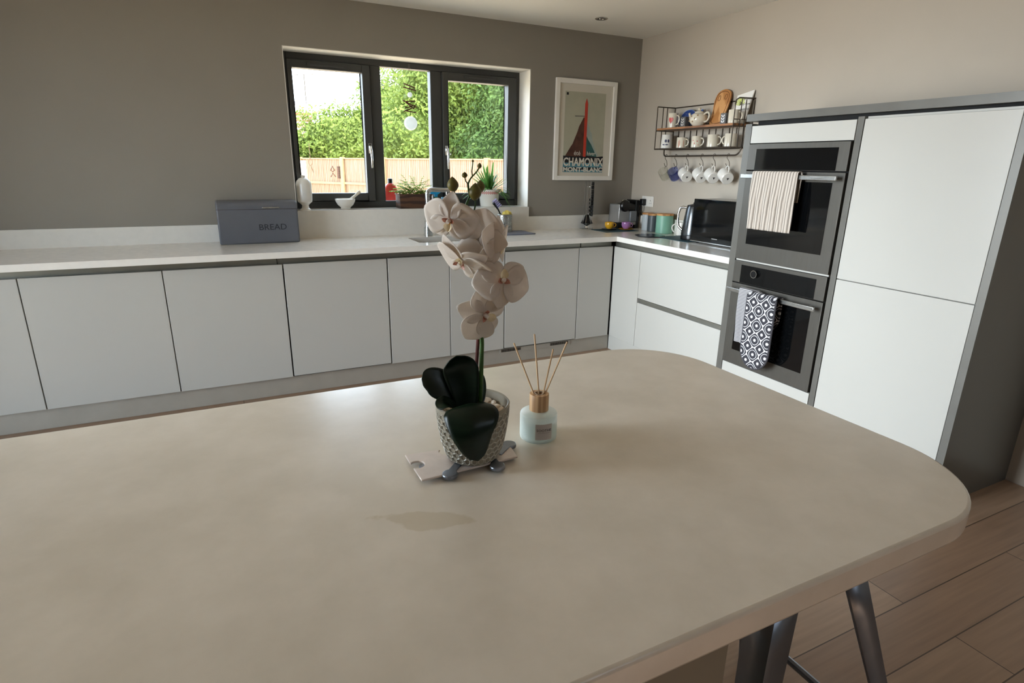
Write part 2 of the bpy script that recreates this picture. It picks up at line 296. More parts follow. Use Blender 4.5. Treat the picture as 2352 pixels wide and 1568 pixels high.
def text(name, body, size, m_, parent, loc, rot, ext=.0004, sx=1, align='CENTER', bold=0):
    cu = bpy.data.curves.new('t', 'FONT'); cu.body = body; cu.size = size; cu.extrude = ext; cu.align_x = align; cu.offset = bold; cu.resolution_u = 3
    o = bpy.data.objects.new('t', cu); COL.objects.link(o); me = bpy.data.meshes.new_from_object(o); bpy.data.objects.remove(o)
    me.transform(Matrix.Translation(loc) @ Euler(rot).to_matrix().to_4x4() @ Matrix.Diagonal((sx, 1, 1, 1)))
    me.materials.clear(); me.materials.append(m_); q = bpy.data.objects.new(name, me); COL.objects.link(q)
    if parent: q.parent = parent
    return q
def arc(c, r, a0, a1, n=8): return [(c[0]+r*math.cos(a0+(a1-a0)*i/n), c[1]+r*math.sin(a0+(a1-a0)*i/n)) for i in range(n+1)]
def rrect(x0, y0, x1, y1, r, n=6):
    return arc((x1-r, y1-r), r, 0, PI/2, n)+arc((x0+r, y1-r), r, PI/2, PI, n)+arc((x0+r, y0+r), r, PI, 1.5*PI, n)+arc((x1-r, y0+r), r, 1.5*PI, 2*PI, n)
def bez(p0, p1, p2, p3, n=12):
    P = [Vector(p) for p in (p0, p1, p2, p3)]; out = []
    for i in range(n+1):
        t = i/n; out.append(P[0]*(1-t)**3+P[1]*3*t*(1-t)**2+P[2]*3*t*t*(1-t)+P[3]*t**3)
    return out
# ------------------------------------------------------------------ the room
XL, YF, H = -5.2, -7.6, 2.408
WX0, WX1, WZ0, WZ1 = -2.783, -1.022, 1.091, 2.106
struct(MB().box((XL-.3, YF-.3, -.1), (.3, .3, 0)).build('floor', M['floor']))
RX0, RX1, RY0, RY1 = -3.2, -.9, -7.3, -6.1    # unseen roof light opening, added behind the viewer to brighten the room
struct(MB().box((XL-.5, YF-.3, H), (RX0, .3, H+.3)).box((RX1, YF-.3, H), (.3, .3, H+.3)).box((RX0, YF-.3, H), (RX1, RY0, H+.3)).box((RX0, RY1, H), (RX1, .3, H+.3)).build('ceiling', M['ceil']))
w2 = struct(thing('added_roof_window', None, None)); w2['label'] = 'added flat roof light in the ceiling, out of view'
MB().box((RX0, RY0, H+.26), (RX0+.05, RY1, H+.34)).box((RX1-.05, RY0, H+.26), (RX1, RY1, H+.34)).box((RX0, RY0, H+.26), (RX1, RY0+.05, H+.34)).box((RX0, RY1-.05, H+.26), (RX1, RY1, H+.34)).build('window_frame', M['anth'], w2)
MB().box((RX0+.05, RY0+.05, H+.29), (RX1-.05, RY1-.05, H+.30)).build('glass_pane', M['glass'], w2)
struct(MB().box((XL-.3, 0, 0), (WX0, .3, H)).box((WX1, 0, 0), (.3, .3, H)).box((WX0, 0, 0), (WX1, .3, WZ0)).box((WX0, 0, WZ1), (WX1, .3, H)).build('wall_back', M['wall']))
struct(MB().box((0, YF, 0), (.3, 0, H)).build('wall_right', M['wall_lit']))
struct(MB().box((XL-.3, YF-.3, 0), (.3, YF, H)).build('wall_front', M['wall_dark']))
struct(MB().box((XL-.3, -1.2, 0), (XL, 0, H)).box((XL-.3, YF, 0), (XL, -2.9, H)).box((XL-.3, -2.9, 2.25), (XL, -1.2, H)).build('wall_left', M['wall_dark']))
# white lined reveal
t_ = .004
struct(MB().box((WX0, 0.0, WZ0), (WX0+t_, .3, WZ1)).box((WX1-t_, 0.0, WZ0), (WX1, .3, WZ1)).box((WX0, 0.0, WZ1-t_), (WX1, .3, WZ1)).build('trim_1', M['white_paint']), 'white painted window reveal')
# kitchen window
win = struct(thing('window_1', None, None)); del_ = None
win['label'] = 'dark grey three light window above the sink'
FY = .18; FB = .25
fr = MB()
fr.box((WX0+t_, FY, WZ0), (WX0+.035, FB, WZ1-t_)).box((WX1-.035, FY, WZ0), (WX1-t_, FB, WZ1-t_)).box((WX0+.035, FY, WZ1-.045), (WX1-.035, FB, WZ1-t_)).box((WX0+.035, FY, WZ0), (WX1-.035, FB, WZ0+.05))
fr.box((-2.20, FY, WZ0+.05), (-2.125, FB, WZ1-.045)).box((-1.757, FY, WZ0+.05), (-1.672, FB, WZ1-.045))
fr.build('window_frame', M['anth'], win, bevel=.004)
def sash(x0, x1, z0, z1, gx0, gx1, gz0, gz1, hx, vx0, vx1):
    s = MB(); y0, y1 = FY-.018, FB-.01
    s.box((x0, y0, z0), (gx0, y1, z1)).box((gx1, y0, z0), (x1, y1, z1)).box((gx0, y0, gz1), (gx1, y1, z1)).box((gx0, y0, z0), (gx1, y1, gz0))
    so = s.build('sash', M['anth'], win, bevel=.005)
    h = MB(); h.box((hx-.011, y0-.008, 1.475), (hx+.011, y0, 1.545)).box((hx-.008, y0-.022, 1.505), (hx+.008, y0-.008, 1.53)); h.tube([(hx, y0-.022, 1.525), (hx+.002, y0-.03, 1.49), (hx+.003, y0-.034, 1.44), (hx+.003, y0-.03, 1.375)], [.008, .009, .008, .006], 8)
    h.build('window_handle', M['chrome'], so, bevel=.002)
    v = MB(); v.box((vx0, y0-.012, z1-.035), (vx1, y0, z1-.015)); v.box((vx0+.02, y0-.018, z1-.030), (vx1-.02, y0-.012, z1-.020)); v.build('trickle_vent', M['anth'], so, bevel=.002)
    MB().box((gx0-.005, .205, gz0-.005), (gx1+.005, .211, gz1+.005)).build('glass_pane', M['glass'], so)
sash(WX0+.036, -2.203, WZ0+.052, WZ1-.047, -2.717, -2.256, 1.2, 2.008, -2.228, -2.62, -2.36)
sash(-1.669, WX1-.036, WZ0+.052, WZ1-.047, -1.626, -1.130, 1.195, 2.003, -1.648, -1.50, -1.24)
MB().box((-2.126, .205, WZ0+.045), (-1.756, .211, WZ1-.045)).build('glass_pane', M['glass'], win)
# patio doors on the left wall (they let the daylight in)
d2 = struct(thing('door_1', None, None)); d2['label'] = 'wide glazed patio doors in the left wall'
f2 = MB()
for y in (-2.9, -2.08, -1.26): f2.box((XL-.2, y, 0), (XL-.13, y+.07, 2.2))
f2.box((XL-.2, -2.9, 2.19), (XL-.13, -1.2, 2.25)).box((XL-.2, -2.9, 0), (XL-.13, -1.2, .06)); f2.build('door_frame', M['anth'], d2)
for y in (-2.83, -2.01): MB().box((XL-.168, y, .06), (XL-.162, y+.75, 2.19)).build('glass_pane', M['glass'], d2)
# ------------------------------------------------------------------ worktops
D, D2 = .64, .595
wt = thing('worktop', 'white quartz l shaped worktop with upstand running under the window', 'worktop', (0, 0, 0))
sx0, sx1, sy0, sy1 = -2.085, -1.62, -.50, -.215
zt, zb = .91, .874
s = MB()
L0 = XL+.002
s.box((L0, -D, zb), (sx0, -.001, zt)).box((sx1, -D, zb), (-.001, -.001, zt)).box((sx0, -D, zb), (sx1, sy0, zt)).box((sx0, sy1, zb), (sx1, -.001, zt))
s.box((-D2, -1.75, zb), (-.001, -D, zt)); s.build('worktop_slab', M['quartz'], wt)
u = MB(); u.box((WX0-.02, -.021, zt), (WX1, -.001, WZ0+.0)).box((L0, -.021, zt), (WX0-.02, -.001, 1.018)).box((WX1, -.021, zt), (-.021, -.001, 1.018)).box((-.021, -1.75, zt), (-.001, -.001, 1.018))
u.build('upstand', M['quartz'], wt)
sill = MB(); sill.box((WX0+.005, -.021, WZ0), (WX1-.005, FY-.001, WZ0+.004)); struct(sill.build('trim_2', M['quartz']), 'white quartz window sill')
zs = WZ0+.004
# sink
sk = thing('sink', 'undermounted steel sink with small and large bowl', 'sink', (0, 0, 0))
def bowl(x0, x1, y0, y1, dep):
    b_ = MB(); n = 6; top = rrect(x0, y0, x1, y1, .045, n); bot = rrect(x0+.012, y0+.012, x1-.012, y1-.012, .045, n); k = len(top)
    fl = rrect(x0-.012, y0-.012, x1+.012, y1+.012, .05, n)
    vs = [(x, y, zb-.001) for x, y in fl]+[(x, y, zb-.001) for x, y in top]+[(x, y, zb-dep+.02) for x, y in top]+[(x, y, zb-dep) for x, y in bot]
    fs = [(j*k+i, j*k+(i+1) % k, (j+1)*k+(i+1) % k, (j+1)*k+i) for j in range(3) for i in range(k)]+[tuple(3*k+i for i in range(k))]
    b_.add(vs, fs); o = b_.build('sink_bowl', M['steel'], sk, solid=.0015)
    MB().lathe([(0, 0), (.035, 0), (.035, .003), (0, .003)], 20, X=Matrix.Translation(((x0+x1)/2, (y0+y1)/2, zb-dep+.001))).build('drain', M['chrome'], o)
bowl(-2.073, -1.915, sy0+.02, sy1-.02, .13); bowl(-1.885, -1.632, sy0+.012, sy1-.012, .18)
# tap
tp = thing('kitchen_tap', 'brushed steel l shaped mixer tap beside the sink', 'tap', (-1.905, -.135, zt))
q = MB().lathe([(.030, 0), (.030, .06), (.026, .062), (.026, .125), (.018, .13)], 24); q.build('tap_body', M['steel'], tp)
q = MB().tube([(0, 0, .11), (0, 0, .29)]+[(.035-.035*math.cos(a), -.0, .29+.035*math.sin(a)) for a in [PI/2*i/6 for i in range(1, 7)]]+[(.15, -.05, .322)], .0160, 14); q.build('spout', M['steel'], tp)
MB().lathe([(.011, -.02), (.011, .0)], 12, X=Matrix.Translation((.133, -.043, .312))).build('aerator', M['chrome'], tp)
MB().tube([(.0, -.018, .075), (.0, -.04, .08), (.035, -.055, .085)], [.014, .014, .010], 10).build('tap_lever', M['steel'], tp)
# ------------------------------------------------------------------ base cabinets, back run
DF = .575; dt, db = .829, .121
def front(name, x0, x1, parent, z0=db, z1=dt, y=-DF, g=.0025):
    return MB().box((x0+g, y, z0), (x1-g, y+.019, z1)).build(name, M['gloss'], parent, bevel=.0012, seg=1)
labels = ['white gloss base cabinet just right of the dishwasher front', '', '', '']
xs = [(-4.80, -4.2, 'white gloss base cabinet at the far left end of the window run', 'door'), (-4.2, -3.57, 'white gloss base cabinet second from the far left end', 'door'), (-3.57, -2.952, 'white gloss base cabinet below the grey bread bin', 'door'), (-2.326, -1.907, 'narrower white gloss base cabinet left of the orchid blooms, below the sink edge', 'door'), (-1.907, -1.495, 'white gloss base cabinet behind the orchid blooms', 'door'), (-.88, -.5755, 'narrow white gloss corner cabinet on the window run', 'door')]
for x0, x1, lb, k in xs:
    c = thing('base_cabinet', lb, 'cabinet', (0, 0, 0), group='base cabinets under the window')
    MB().box((x0+.001, -DF+.02, db+.004), (x1-.001, -.03, .68 if -2.4 < x0 < -1.5 else dt-.03)).build('cabinet_body', M['dark'] if False else M['gloss'], c)
    front('cabinet_door', x0, x1, c)
for x0, x1, lb, nm, g in [(-2.952, -2.326, 'white fronted integrated dishwasher, black gap below its door', 'integrated_dishwasher', .005), (-1.495, -.88, 'white fronted integrated fridge above the plinth vent', 'integrated_fridge', .004)]:
    c = thing(nm, lb, 'appliance', (0, 0, 0)); MB().box((x0+.001, -DF+.02, db-.004), (x1-.001, -.03, dt-.03)).build('cabinet_body', M['dark'], c)
    front('appliance_door', x0, x1, c, db+.005, dt, g=g)
rail = thing('handle_channel', 'grey metal finger channel along the tops of the cabinet fronts', 'trim', (0, 0, 0))
q = MB(); q.box((-5.19, -DF+.035, dt-.03), (-.57, -DF+.039, zb-.002)); q.box((-5.19, -DF+.012, dt-.025), (-.58, -DF+.036, dt-.022)); q.box((-5.19, -DF+.001, zb-.006), (-.575, -DF+.036, zb-.002)); q.build('channel', M['channel'], rail)
q = MB(); q.box((-.57+.035, -1.75, dt-.03), (-.57+.039, -.55, zb-.002)); q.box((-.57+.012, -1.73, dt-.025), (-.57+.036, -.55, dt-.022)); q.box((-.57, -1.73, zb-.006), (-.57+.036, -.575, zb-.002)); q.build('channel', M['channel'], rail)
for x in (-2.98, -.852): MB().box((x, -DF+.03, dt-.02), (x+.003, -DF+.035, zb-.004)).build('joint', M['dark'], rail)
pl = thing('plinth', 'grey plinth under the window run of cabinets', 'plinth', (0, 0, 0))
MB().box((-4.8, -.546, 0.001), (-.55, -.53, db-.006)).build('plinth_board', M['plinth'], pl)
v = MB(); v.box((-1.515, -.552, .078), (-.915, -.546, .112)); v.build('vent_grille', M['plinth'], pl)
for x0 in (-1.505, -1.09):
    v = MB().box((x0, -.5525, .0885), (x0+.16, -.5515, .0895))
    for i in range(18): v.box((x0+i*.009, -.5535, .088), (x0+i*.009+.005, -.551, .109))
    v.build('vent_slot', M['dark'], pl)
pl2 = thing('plinth', 'white plinth under the oven side run of cabinets', 'plinth', (0, 0, 0)); MB().box((-.549, -1.75, 0.001), (-.53, -.553, db-.006)).build('plinth_board', M['gloss'], pl2)
# right run
c = thing('base_cabinet', 'narrow white gloss cabinet door in the corner facing the patio side', 'cabinet', (0, 0, 0))
FX = -.566
MB().box((FX+.02, -.897+.001, db+.004), (-.03, -.58, dt-.03)).build('cabinet_body', M['gloss'], c)
MB().box((FX, -.8955, db), (FX+.019, -.577, dt)).build('cabinet_door', M['gloss'], c, bevel=.0012, seg=1)
c = thing('drawer_unit', 'wide white gloss unit of two deep drawers beside the ovens', 'cabinet', (0, 0, 0))
MB().box((FX+.03, -1.735, db+.004), (-.03, -.9, dt-.03)).build('cabinet_body', M['gloss'], c)
MB().box((FX, -1.735, .490), (FX+.019, -.8985, dt)).build('drawer', M['gloss'], c, bevel=.0012, seg=1)
MB().box((FX, -1.735, db), (FX+.019, -.8985, .457)).build('drawer', M['gloss'], c, bevel=.0012, seg=1)
MB().box((FX+.019, -1.735, .45), (FX+.029, -.90, .50)).box((FX+.002, -1.735, .484), (FX+.02, -.90, .487)).build('channel', M['channel'], c)
# ------------------------------------------------------------------ tall oven housing
TX = -.60; TT = 1.643
tw = thing('oven_housing', 'tall housing for two ovens with grey top board and side panel', 'cabinet', (0, 0, 0))
MB().box((TX, -1.795, 0), (-.002, -1.752, TT)).build('side_panel', M['grey'], tw)
MB().box((TX, -2.43, 0), (-.002, -2.40, TT)).build('side_panel', M['grey'], tw)
MB().box((TX, -3.06, TT+.014), (-.002, -1.752, TT+.05)).build('top_board', M['grey'], tw)
MB().box((TX+.04, -3.04, TT-.01), (-.02, -1.80, TT+.014)).build('gap_shade_fill', M['dark'], tw)  # black box stands in for the dark open gap under the board
MB().box((TX-.002, -2.397, 1.543), (TX+.018, -1.80, 1.632)).build('flap_door', M['gloss'], tw, bevel=.0015)
MB().box((TX-.002, -2.397, .13), (TX+.018, -1.80, .296)).build('cabinet_drawer', M['gloss'], tw, bevel=.0015)
MB().box((TX+.03, -2.397, 0.0), (TX+.045, -1.80, .12)).build('plinth_board', M['gloss'], tw)
MB().box((TX+.03, -2.398, .12), (-.03, -1.797, 1.63)).build('housing_body', M['dark'], tw)
MB().box((TX+.001, -2.39, .909), (TX+.012, -1.803, .917)).build('shelf_edge', M['gloss'], tw)
tl_ = thing('tall_cabinet', 'tall white gloss cabinet right of the oven housing', 'cabinet', (0, 0, 0))
MB().box((TX+.02, -3.03, .12), (-.002, -2.432, TT)).build('cabinet_body', M['gloss'], tl_); MB().box((TX, -3.028, .13), (TX+.019, -2.434, .905)).build('cabinet_door', M['gloss'], tl_, bevel=.0015); MB().box((TX, -3.028, .909), (TX+.019, -2.434, 1.632)).build('cabinet_door', M['gloss'], tl_, bevel=.0015)
MB().box((TX, -3.06, 0), (-.002, -3.03, TT+.013)).build('side_panel', M['grey'], tl_)
MB().box((TX+.05, -3.03, 0.001), (TX+.065, -2.432, .12)).build('plinth_board', M['gloss'], tl_)
y0, y1 = -2.392, -1.803
def oven(name, lb, zlo, zhi, zc, gl0, gl1, hz, cglass):
    o = thing(name, lb, 'oven', (0, 0, 0))
    MB().box((TX-.010, y0, zc+.002), (TX+.03, y1, zhi)).build('control_panel', M['ovensteel'], o, bevel=.0015)
    q = MB().box((TX-.0115, y0+.055, cglass[0]), (TX-.0095, y1-.055, cglass[1])).build('display', M['blackglass'], o)
    d = MB().box((TX-.010, y0, zlo), (TX+.03, y1, zc-.004)).build('oven_door', M['ovensteel'], o, bevel=.0015)
    MB().box((TX-.0115, y0+.058, gl0), (TX-.0095, y1-.062, gl1)).build('door_glass', M['blackglass'], d)
    h = MB().box((TX-.058, y0+.012, hz), (TX-.046, y1-.008, hz+.022)); 
    for yy in (y0+.05, y1-.06): h.box((TX-.047, yy, hz+.004), (TX-.010, yy+.014, hz+.018))
    h.build('oven_handle', M['steel'], d, bevel=.002)
    return o
ov1 = oven('compact_oven', 'upper built in steel compact oven with cream towel on its handle', .919, 1.539, 1.403, 1.008, 1.352, 1.362, (1.407, 1.513))
ov2 = oven('oven', 'lower built in steel oven with round control knob', .302, .907, .783, .388, .728, .735, (.787, .888))
X_ = Matrix.Translation((TX-.0115, -1.962, .850)) @ Matrix.Rotation(-PI/2, 4, 'Y')
MB().lathe([(.021, 0), (.021, .012), (.019, .015), (0, .015)], 24, X=X_).build('control_knob', M['black'], ov2)
MB().ring([(.0215, .012), (.0215, .0155), (.0185, .0155), (.0185, .012)], 28, X=X_).build('knob_ring', M['chrome'], ov2)
# towels
def towel(name, lb, mt_, loc, w_, h_, hb, amp, k, back=.0):
    o = thing(name, lb, 'towel', loc)
    def fn(u, v):
        y = -w_*u + .012*math.sin(v*3)*(.5-u)
        tot = h_+.03+hb; s_ = v*tot
        if s_ < hb: x, z = .012, -hb+s_
        elif s_ < hb+.03: a = (s_-hb)/.03*PI; x = .012-.0125*(1-math.cos(a)); z = .010*math.sin(a)
        else: x = -.013; z = -(s_-hb-.03)
        dr = min(1, max(0, -z)/h_*2)
        if x < 0: x -= abs(amp*math.sin(k*u*PI+.6)*dr) + .004*dr
        return (x, y + (.006*math.sin(5*v) if x < 0 else 0), z)
    MB().grid(fn, 60, 60).build('towel_cloth', mt_, o, solid=.004)
    return o
towel('tea_towel', 'cream and grey ribbed towel hanging on the upper oven handle', M['knit'], (TX-.052, -1.912, 1.39), .27, .29, .14, .010, 6)
towel('tea_towel', 'small grey and white striped towel half hidden behind the oven glove', M['stripe'], (TX-.052, -1.925, .762), .12, .30, .12, .006, 3)
gl = thing('oven_glove', 'charcoal double oven glove with white lattice pattern on the lower oven handle', 'oven glove', (TX-.052, -2.095, .76))
def padded(z0, z1, w_, xo, th, parent, mt_, nm, dx=0):
    pts = [(-w_/2, z1), (w_/2, z1)]
    poly = arc((0, z0+w_*.55), w_/2, 0, -PI, 12); poly = [(w_/2, z1)]+[(a, z0+w_*.55+(b_-(z0+w_*.55))*1.1) for a, b_ in poly]+[(-w_/2, z1)]
    X = Matrix.Translation((xo, 0, 0)) @ Matrix(((0, 0, 1, 0), (1, 0, 0, 0), (0, 1, 0, 0), (0, 0, 0, 1)))
    MB().prism(poly, -th/2, th/2, X=X).build(nm, mt_, parent, bevel=th*.45, seg=3)
    return [Vector((xo, a, b_)) for a, b_ in poly]
pts = padded(-.41, -.005, .185, -.038, .024, gl, M['lattice'], 'glove_pad')
MB().tube([p+Vector((-.002, 0, 0)) for p in pts], .006, 8).build('binding', mat('charcoal_binding', (66, 64, 68), .9), gl)
padded(-.20, -.005, .175, .016, .008, gl, M['lattice'], 'glove_pad')
MB().grid(lambda u, v: (-.026+.026*(1-math.cos(v*PI)) -.012, -.09+.18*u, .012*math.sin(v*PI)+.004-.01), 6, 10).build('glove_strap', M['lattice'], gl, solid=.006)
# ------------------------------------------------------------------ microwave, kettle, canisters etc on the right run
mw = thing('microwave', 'black glass fronted microwave beside the kettle', 'microwave', (-.285, -1.08, zt))
MB().box((.02, -.47, .012), (.24, 0, .298)).build('microwave_body', M['silverp'], mw, bevel=.004)
MB().box((0, -.47, .014), (.02, 0, .298)).build('microwave_door', M['blackglass'], mw, bevel=.003)
MB().box((-.002, -.47, .010), (.018, 0, .016)).build('door_trim', M['chrome'], mw)
MB().box((-.0015, -.25, .042), (0.001, -.20, .047)).build('badge', M['silverp'], mw)
for y in (-.04, -.43): MB().lathe([(.012, 0), (.014, .012)], 12, X=Matrix.Translation((.03, y, 0))).build('foot', M['black'], mw)
kt = thing('kettle', 'grey steel jug kettle with loop handle beside the microwave', 'kettle', (-.185, -.985, zt), math.radians(115))
MB().lathe([(.078, 0), (.080, .012), (.078, .03)], 32).build('kettle_base', M['black'], kt)
MB().lathe([(.077, .03), (.079, .04), (.074, .09), (.066, .16), (.058, .215), (.052, .235)], 32).build('kettle_body', M['kettle'], kt)
MB().lathe([(.053, .235), (.05, .243), (.02, .25), (.012, .252), (.012, .262), (0, .264)], 28).build('kettle_lid', M['black'], kt)
MB().prism([(-.058, -.018), (-.088, 0), (-.058, .018)], .195, .232).build('kettle_spout', M['kettle'], kt, bevel=.003)
MB().tube([(.055, 0, .222), (.085, 0, .226), (.108, 0, .215), (.118, 0, .18), (.118, 0, .12), (.108, 0, .085), (.07, 0, .055)], .009, 10).build('kettle_handle', M['chrome'], kt)
def canister(mt_, lb, x, y, r, h, nm='storage_canister'):
    o = thing(nm, lb, 'canister', (x, y, zt), group='storage canisters by the socket')
    MB().lathe([(r-.003, 0), (r, .003), (r, h), (r-.003, h+.001)], 40).build('canister_body', mt_, o); MB().lathe([(r+.001, h+.001), (r+.002, h+.003), (r+.002, h+.012), (r-.001, h+.014)], 40).build('lid', M['wood'], o)
canister(M['canw'], 'pale grey storage canister, leftmost of three', -.075, -.335, .043, .128)
canister(M['cang'], 'charcoal grey storage canister in the middle of three', -.095, -.432, .043, .128)
canister(M['cant'], 'sage green storage canister, widest of three', -.085, -.56, .066, .138)
jm = thing('jug', 'white mug with round handle between green canister and kettle', 'mug', (-.06, -.735, zt), math.radians(150))
MB().lathe([(0, 0), (.036, 0), (.04, .004), (.042, .10), (.039, .10), (.037, .006), (0, .006)], 28).build('mug_body', M['ceramic'], jm)
MB().tube(bez((.04, 0, .085), (.085, 0, .09), (.085, 0, .03), (.04, 0, .02), 12), .005, 8).build('handle', M['ceramic'], jm)
tag(MB().box((-.15, -.22, 0), (.17, 0, .003)).build('worktop_mat', M['teal']), 'dark teal mat under the two coloured cups', 'mat').location = (-.36, -.16, zt)
q = tag(MB().prism(rrect(-.13, -.17, .13, .17, .01), 0, .003).build('worktop_mat', M['teal']), 'teal mat under the kettle', 'mat'); q.location = (-.20, -.93, zt-.0000)
for o_ in (kt,): o_.location.z = zt+.003
q = tag(MB().lathe([(.112, 0), (.115, .002), (.115, .006), (.113, .008)], 8).build('trivet', M['slate']), 'black round slate trivet lying near the corner', 'trivet'); q.location = (-.335, -.70, zt); q.scale = (1, .95, 1)
# espresso machine
cm = thing('coffee_machine', 'silver and black capsule coffee machine with round black lever', 'coffee machine', (-.13, -.105, zt))
MB().box((-.118, -.07, .05), (.045, .075, .20)).build('machine_body', M['silverp'], cm, bevel=.006)
MB().box((.048, -.075, .0), (.086, .078, .235)).build('machine_column', M['black'], cm, bevel=.006)
MB().box((-.11, -.06, 0), (.047, .07, .049)).build('machine_base', M['black'], cm, bevel=.003)
MB().box((-.055, -.075, .145), (.047, .06, .205)).build('brew_head', M['black'], cm, bevel=.01)
MB().box((-.015, -.095, .058), (.047, -.071, .147)).build('water_tank', M['smoke'], cm, bevel=.004)
MB().box((-.018, -.11, .035), (.03, -.071, .057)).build('drip_tray', M['silverp'], cm, bevel=.003)
Xk = Matrix.Translation((-.073, -.072, .19)) @ Matrix.Rotation(PI/2, 4, 'X')
MB().lathe([(.045, 0), (.048, .006), (.048, .022), (.040, .032), (0, .034)], 32, X=Xk).build('lever_disc', M['black'], cm)
MB().ball((-.03, -.03, .226), .016).ball((-.05, -.02, .225), .014).build('chrome_knob', M['chrome'], cm)
MB().box((-.012, -.03, .203), (.014, .0, .222)).box((.03, -.03, .203), (.04, -.01, .212)).build('button', M['black'], cm, bevel=.002)
# socket, plug
so = thing('wall_socket', 'white double wall socket above the canisters', 'socket', (0, -.235, 1.137))
MB().box((-.010, -.075, -.043), (0, .075, .043)).build('face_plate', M['ceramic'], so, bevel=.003)
for yy in (-.038, .038): MB().box((-.0125, yy-.006, .018), (-.0098, yy+.006, .034)).build('rocker', M['ceramic'], so)
q = MB()
for yy in (-.038,):
    q.box((-.0108, yy-.002, .002), (-.0096, yy+.002, .012)).box((-.0108, yy-.013, -.016), (-.0096, yy-.006, -.013)).box((-.0108, yy+.006, -.016), (-.0096, yy+.013, -.013))
q.build('pin_hole', M['dark'], so)
pg = thing('plug', 'black plug and cable in the left socket outlet', 'plug', (-.0105, -.20, 1.130))
MB().box((-.038, -.022, -.028), (0, .022, .026)).build('plug_body', M['black'], pg, bevel=.006)
MB().tube([(-.03, 0, -.026), (-.036, .0, -.06), (-.04, .02, -.12), (-.03, .06, -.16), (-.012, .105, -.180)], .004, 8).build('cable', M['black'], pg)
# capsule tower
ct = thing('capsule_holder', 'chrome wire capsule tower with black capsules under the poster', 'capsule holder', (-.50, -.075, zt))
MB().lathe([(.055, 0), (.058, .002), (.055, .005), (.02, .008), (.012, .03), (0, .03)], 28).build('base', M['chrome'], ct)
q = MB()
for k in range(4):
    a = k*PI/2+.5; 
    for da in (-.3, .3):
        aa = a+da; r0 = .030
        q.tube([(.058*math.cos(aa), .058*math.sin(aa), .048), (.05*math.cos(aa), .05*math.sin(aa), .043), (r0*math.cos(aa), r0*math.sin(aa), .095), (r0*math.cos(aa), r0*math.sin(aa), .385)], .0010, 5)
for z in (.12, .34): q.tube([(.031*math.cos(i*PI/8), .031*math.sin(i*PI/8), z) for i in range(16)], .0012, 5, closed=True)
q.build('wire_rails', M['chrome'], ct)
MB().lathe([(.022, .03), (.026, .036), (.052, .045), (.040, .065), (.026, .085), (.016, .11), (.004, .12)], 8).build('core', M['black'], ct)
def capsule_mesh():
    return MB().lathe([(0, 0), (.011, 0), (.0125, .003), (.0145, .02), (.018, .021), (.018, .0225), (0, .0225)], 14)
cap0 = None; nc = 0
for (a, zz) in [(-.15, [ .10+.029*i for i in range(7)]), (-.75, [.10+.029*i for i in range(3)]), (.35, [.10+.029*i for i in range(5)])]:
    for z in zz:
        nc += 1
        if cap0 is None:
            cap0 = capsule_mesh().build('coffee_capsule', M['black']); tag(cap0, 'small black coffee capsule held in the chrome wire tower', 'coffee capsule', 'capsules in the wire tower'); o_ = cap0
        else: o_ = cap0.copy(); COL.objects.link(o_)
        aa = a-.25
        o_.location = (-.50+.022*math.cos(aa), -.075+.022*math.sin(aa), zt+z+.02); o_.rotation_euler = (0, PI/2, aa)
for z in (.305, .335, .365):
    o_ = cap0.copy(); COL.objects.link(o_); aa = -.4; o_.location = (-.50+.022*math.cos(aa), -.075+.022*math.sin(aa), zt+z); o_.rotation_euler = (0, PI/2, aa)
# cups and saucers
def cup(lb, mt_, x, y):
    o = thing('espresso_cup', lb, 'cup', (x, y, zt+.0105), math.radians(-25))
    MB().lathe([(0, 0), (.020, 0), (.032, .012), (.039, .03), (.038, .05), (.034, .054), (.031, .052), (.033, .03), (.018, .006), (0, .005)], 28).build('cup_body', mt_, o)
    MB().tube(bez((.034, 0, .045), (.062, 0, .05), (.06, 0, .01), (.03, 0, .014), 10), .004, 8).build('handle', mt_, o)
cup('yellow espresso cup on a dark saucer', M['yellow'], -.375, -.225); cup('purple espresso cup on a yellow saucer', M['purple'], -.235, -.265)
SA = [(0, 0), (.03, 0), (.055, .004), (.062, .0065), (.062, .008), (.05, .0065), (.03, .004), (0, .004)]
for lb, mt_, x, y in (('dark navy saucer under the yellow cup', M['slate'], -.375, -.225), ('yellow saucer under the purple cup', M['yellow'], -.235, -.265)):
    q = tag(MB().lathe(SA, 36).build('saucer', mt_), lb, 'saucer'); q.location = (x, y, zt+.0035)
# ------------------------------------------------------------------ framed poster
pc = thing('framed_poster', 'white framed mountain poster on the wall right of the window', 'picture', (-.805, -.001, 1.302))
PW, PH = .572, .762
Xp = Matrix(((1, 0, 0, 0), (0, 0, -1, 0), (0, 1, 0, 0), (0, 0, 0, 1)))  # xy plane -> xz, z -> -y
q = MB(); bw = .034
q.box((0, -.022, 0), (bw, 0, PH)).box((PW-bw, -.022, 0), (PW, 0, PH)).box((bw, -.022, 0), (PW-bw, 0, bw)).box((bw, -.022, PH-bw), (PW-bw, 0, PH)); q.build('picture_frame', M['white_paint'], pc, bevel=.002)
MB().box((bw, -.010, bw), (PW-bw, -.002, PH-bw)).build('mount', mat('mount_card', (206, 200, 186), .8, var=.01), pc)
PM = [mat('print_sky', (172, 170, 150), .7, var=.04), mat('print_brown', (84, 52, 40), .7, var=.3, scale=20), mat('print_teal', (50, 92, 88), .7, var=.2, scale=20), mat('print_pale', (158, 168, 160), .7, var=.1), mat('print_red', (190, 62, 44), .6, var=.1), mat('print_black', (30, 28, 30), .7), mat('print_blue', (90, 138, 150), .7, var=.1), mat('print_white', (214, 208, 194), .7)]
px0, px1, pz0, pz1 = .088, .472, .062, .672
q = MB()
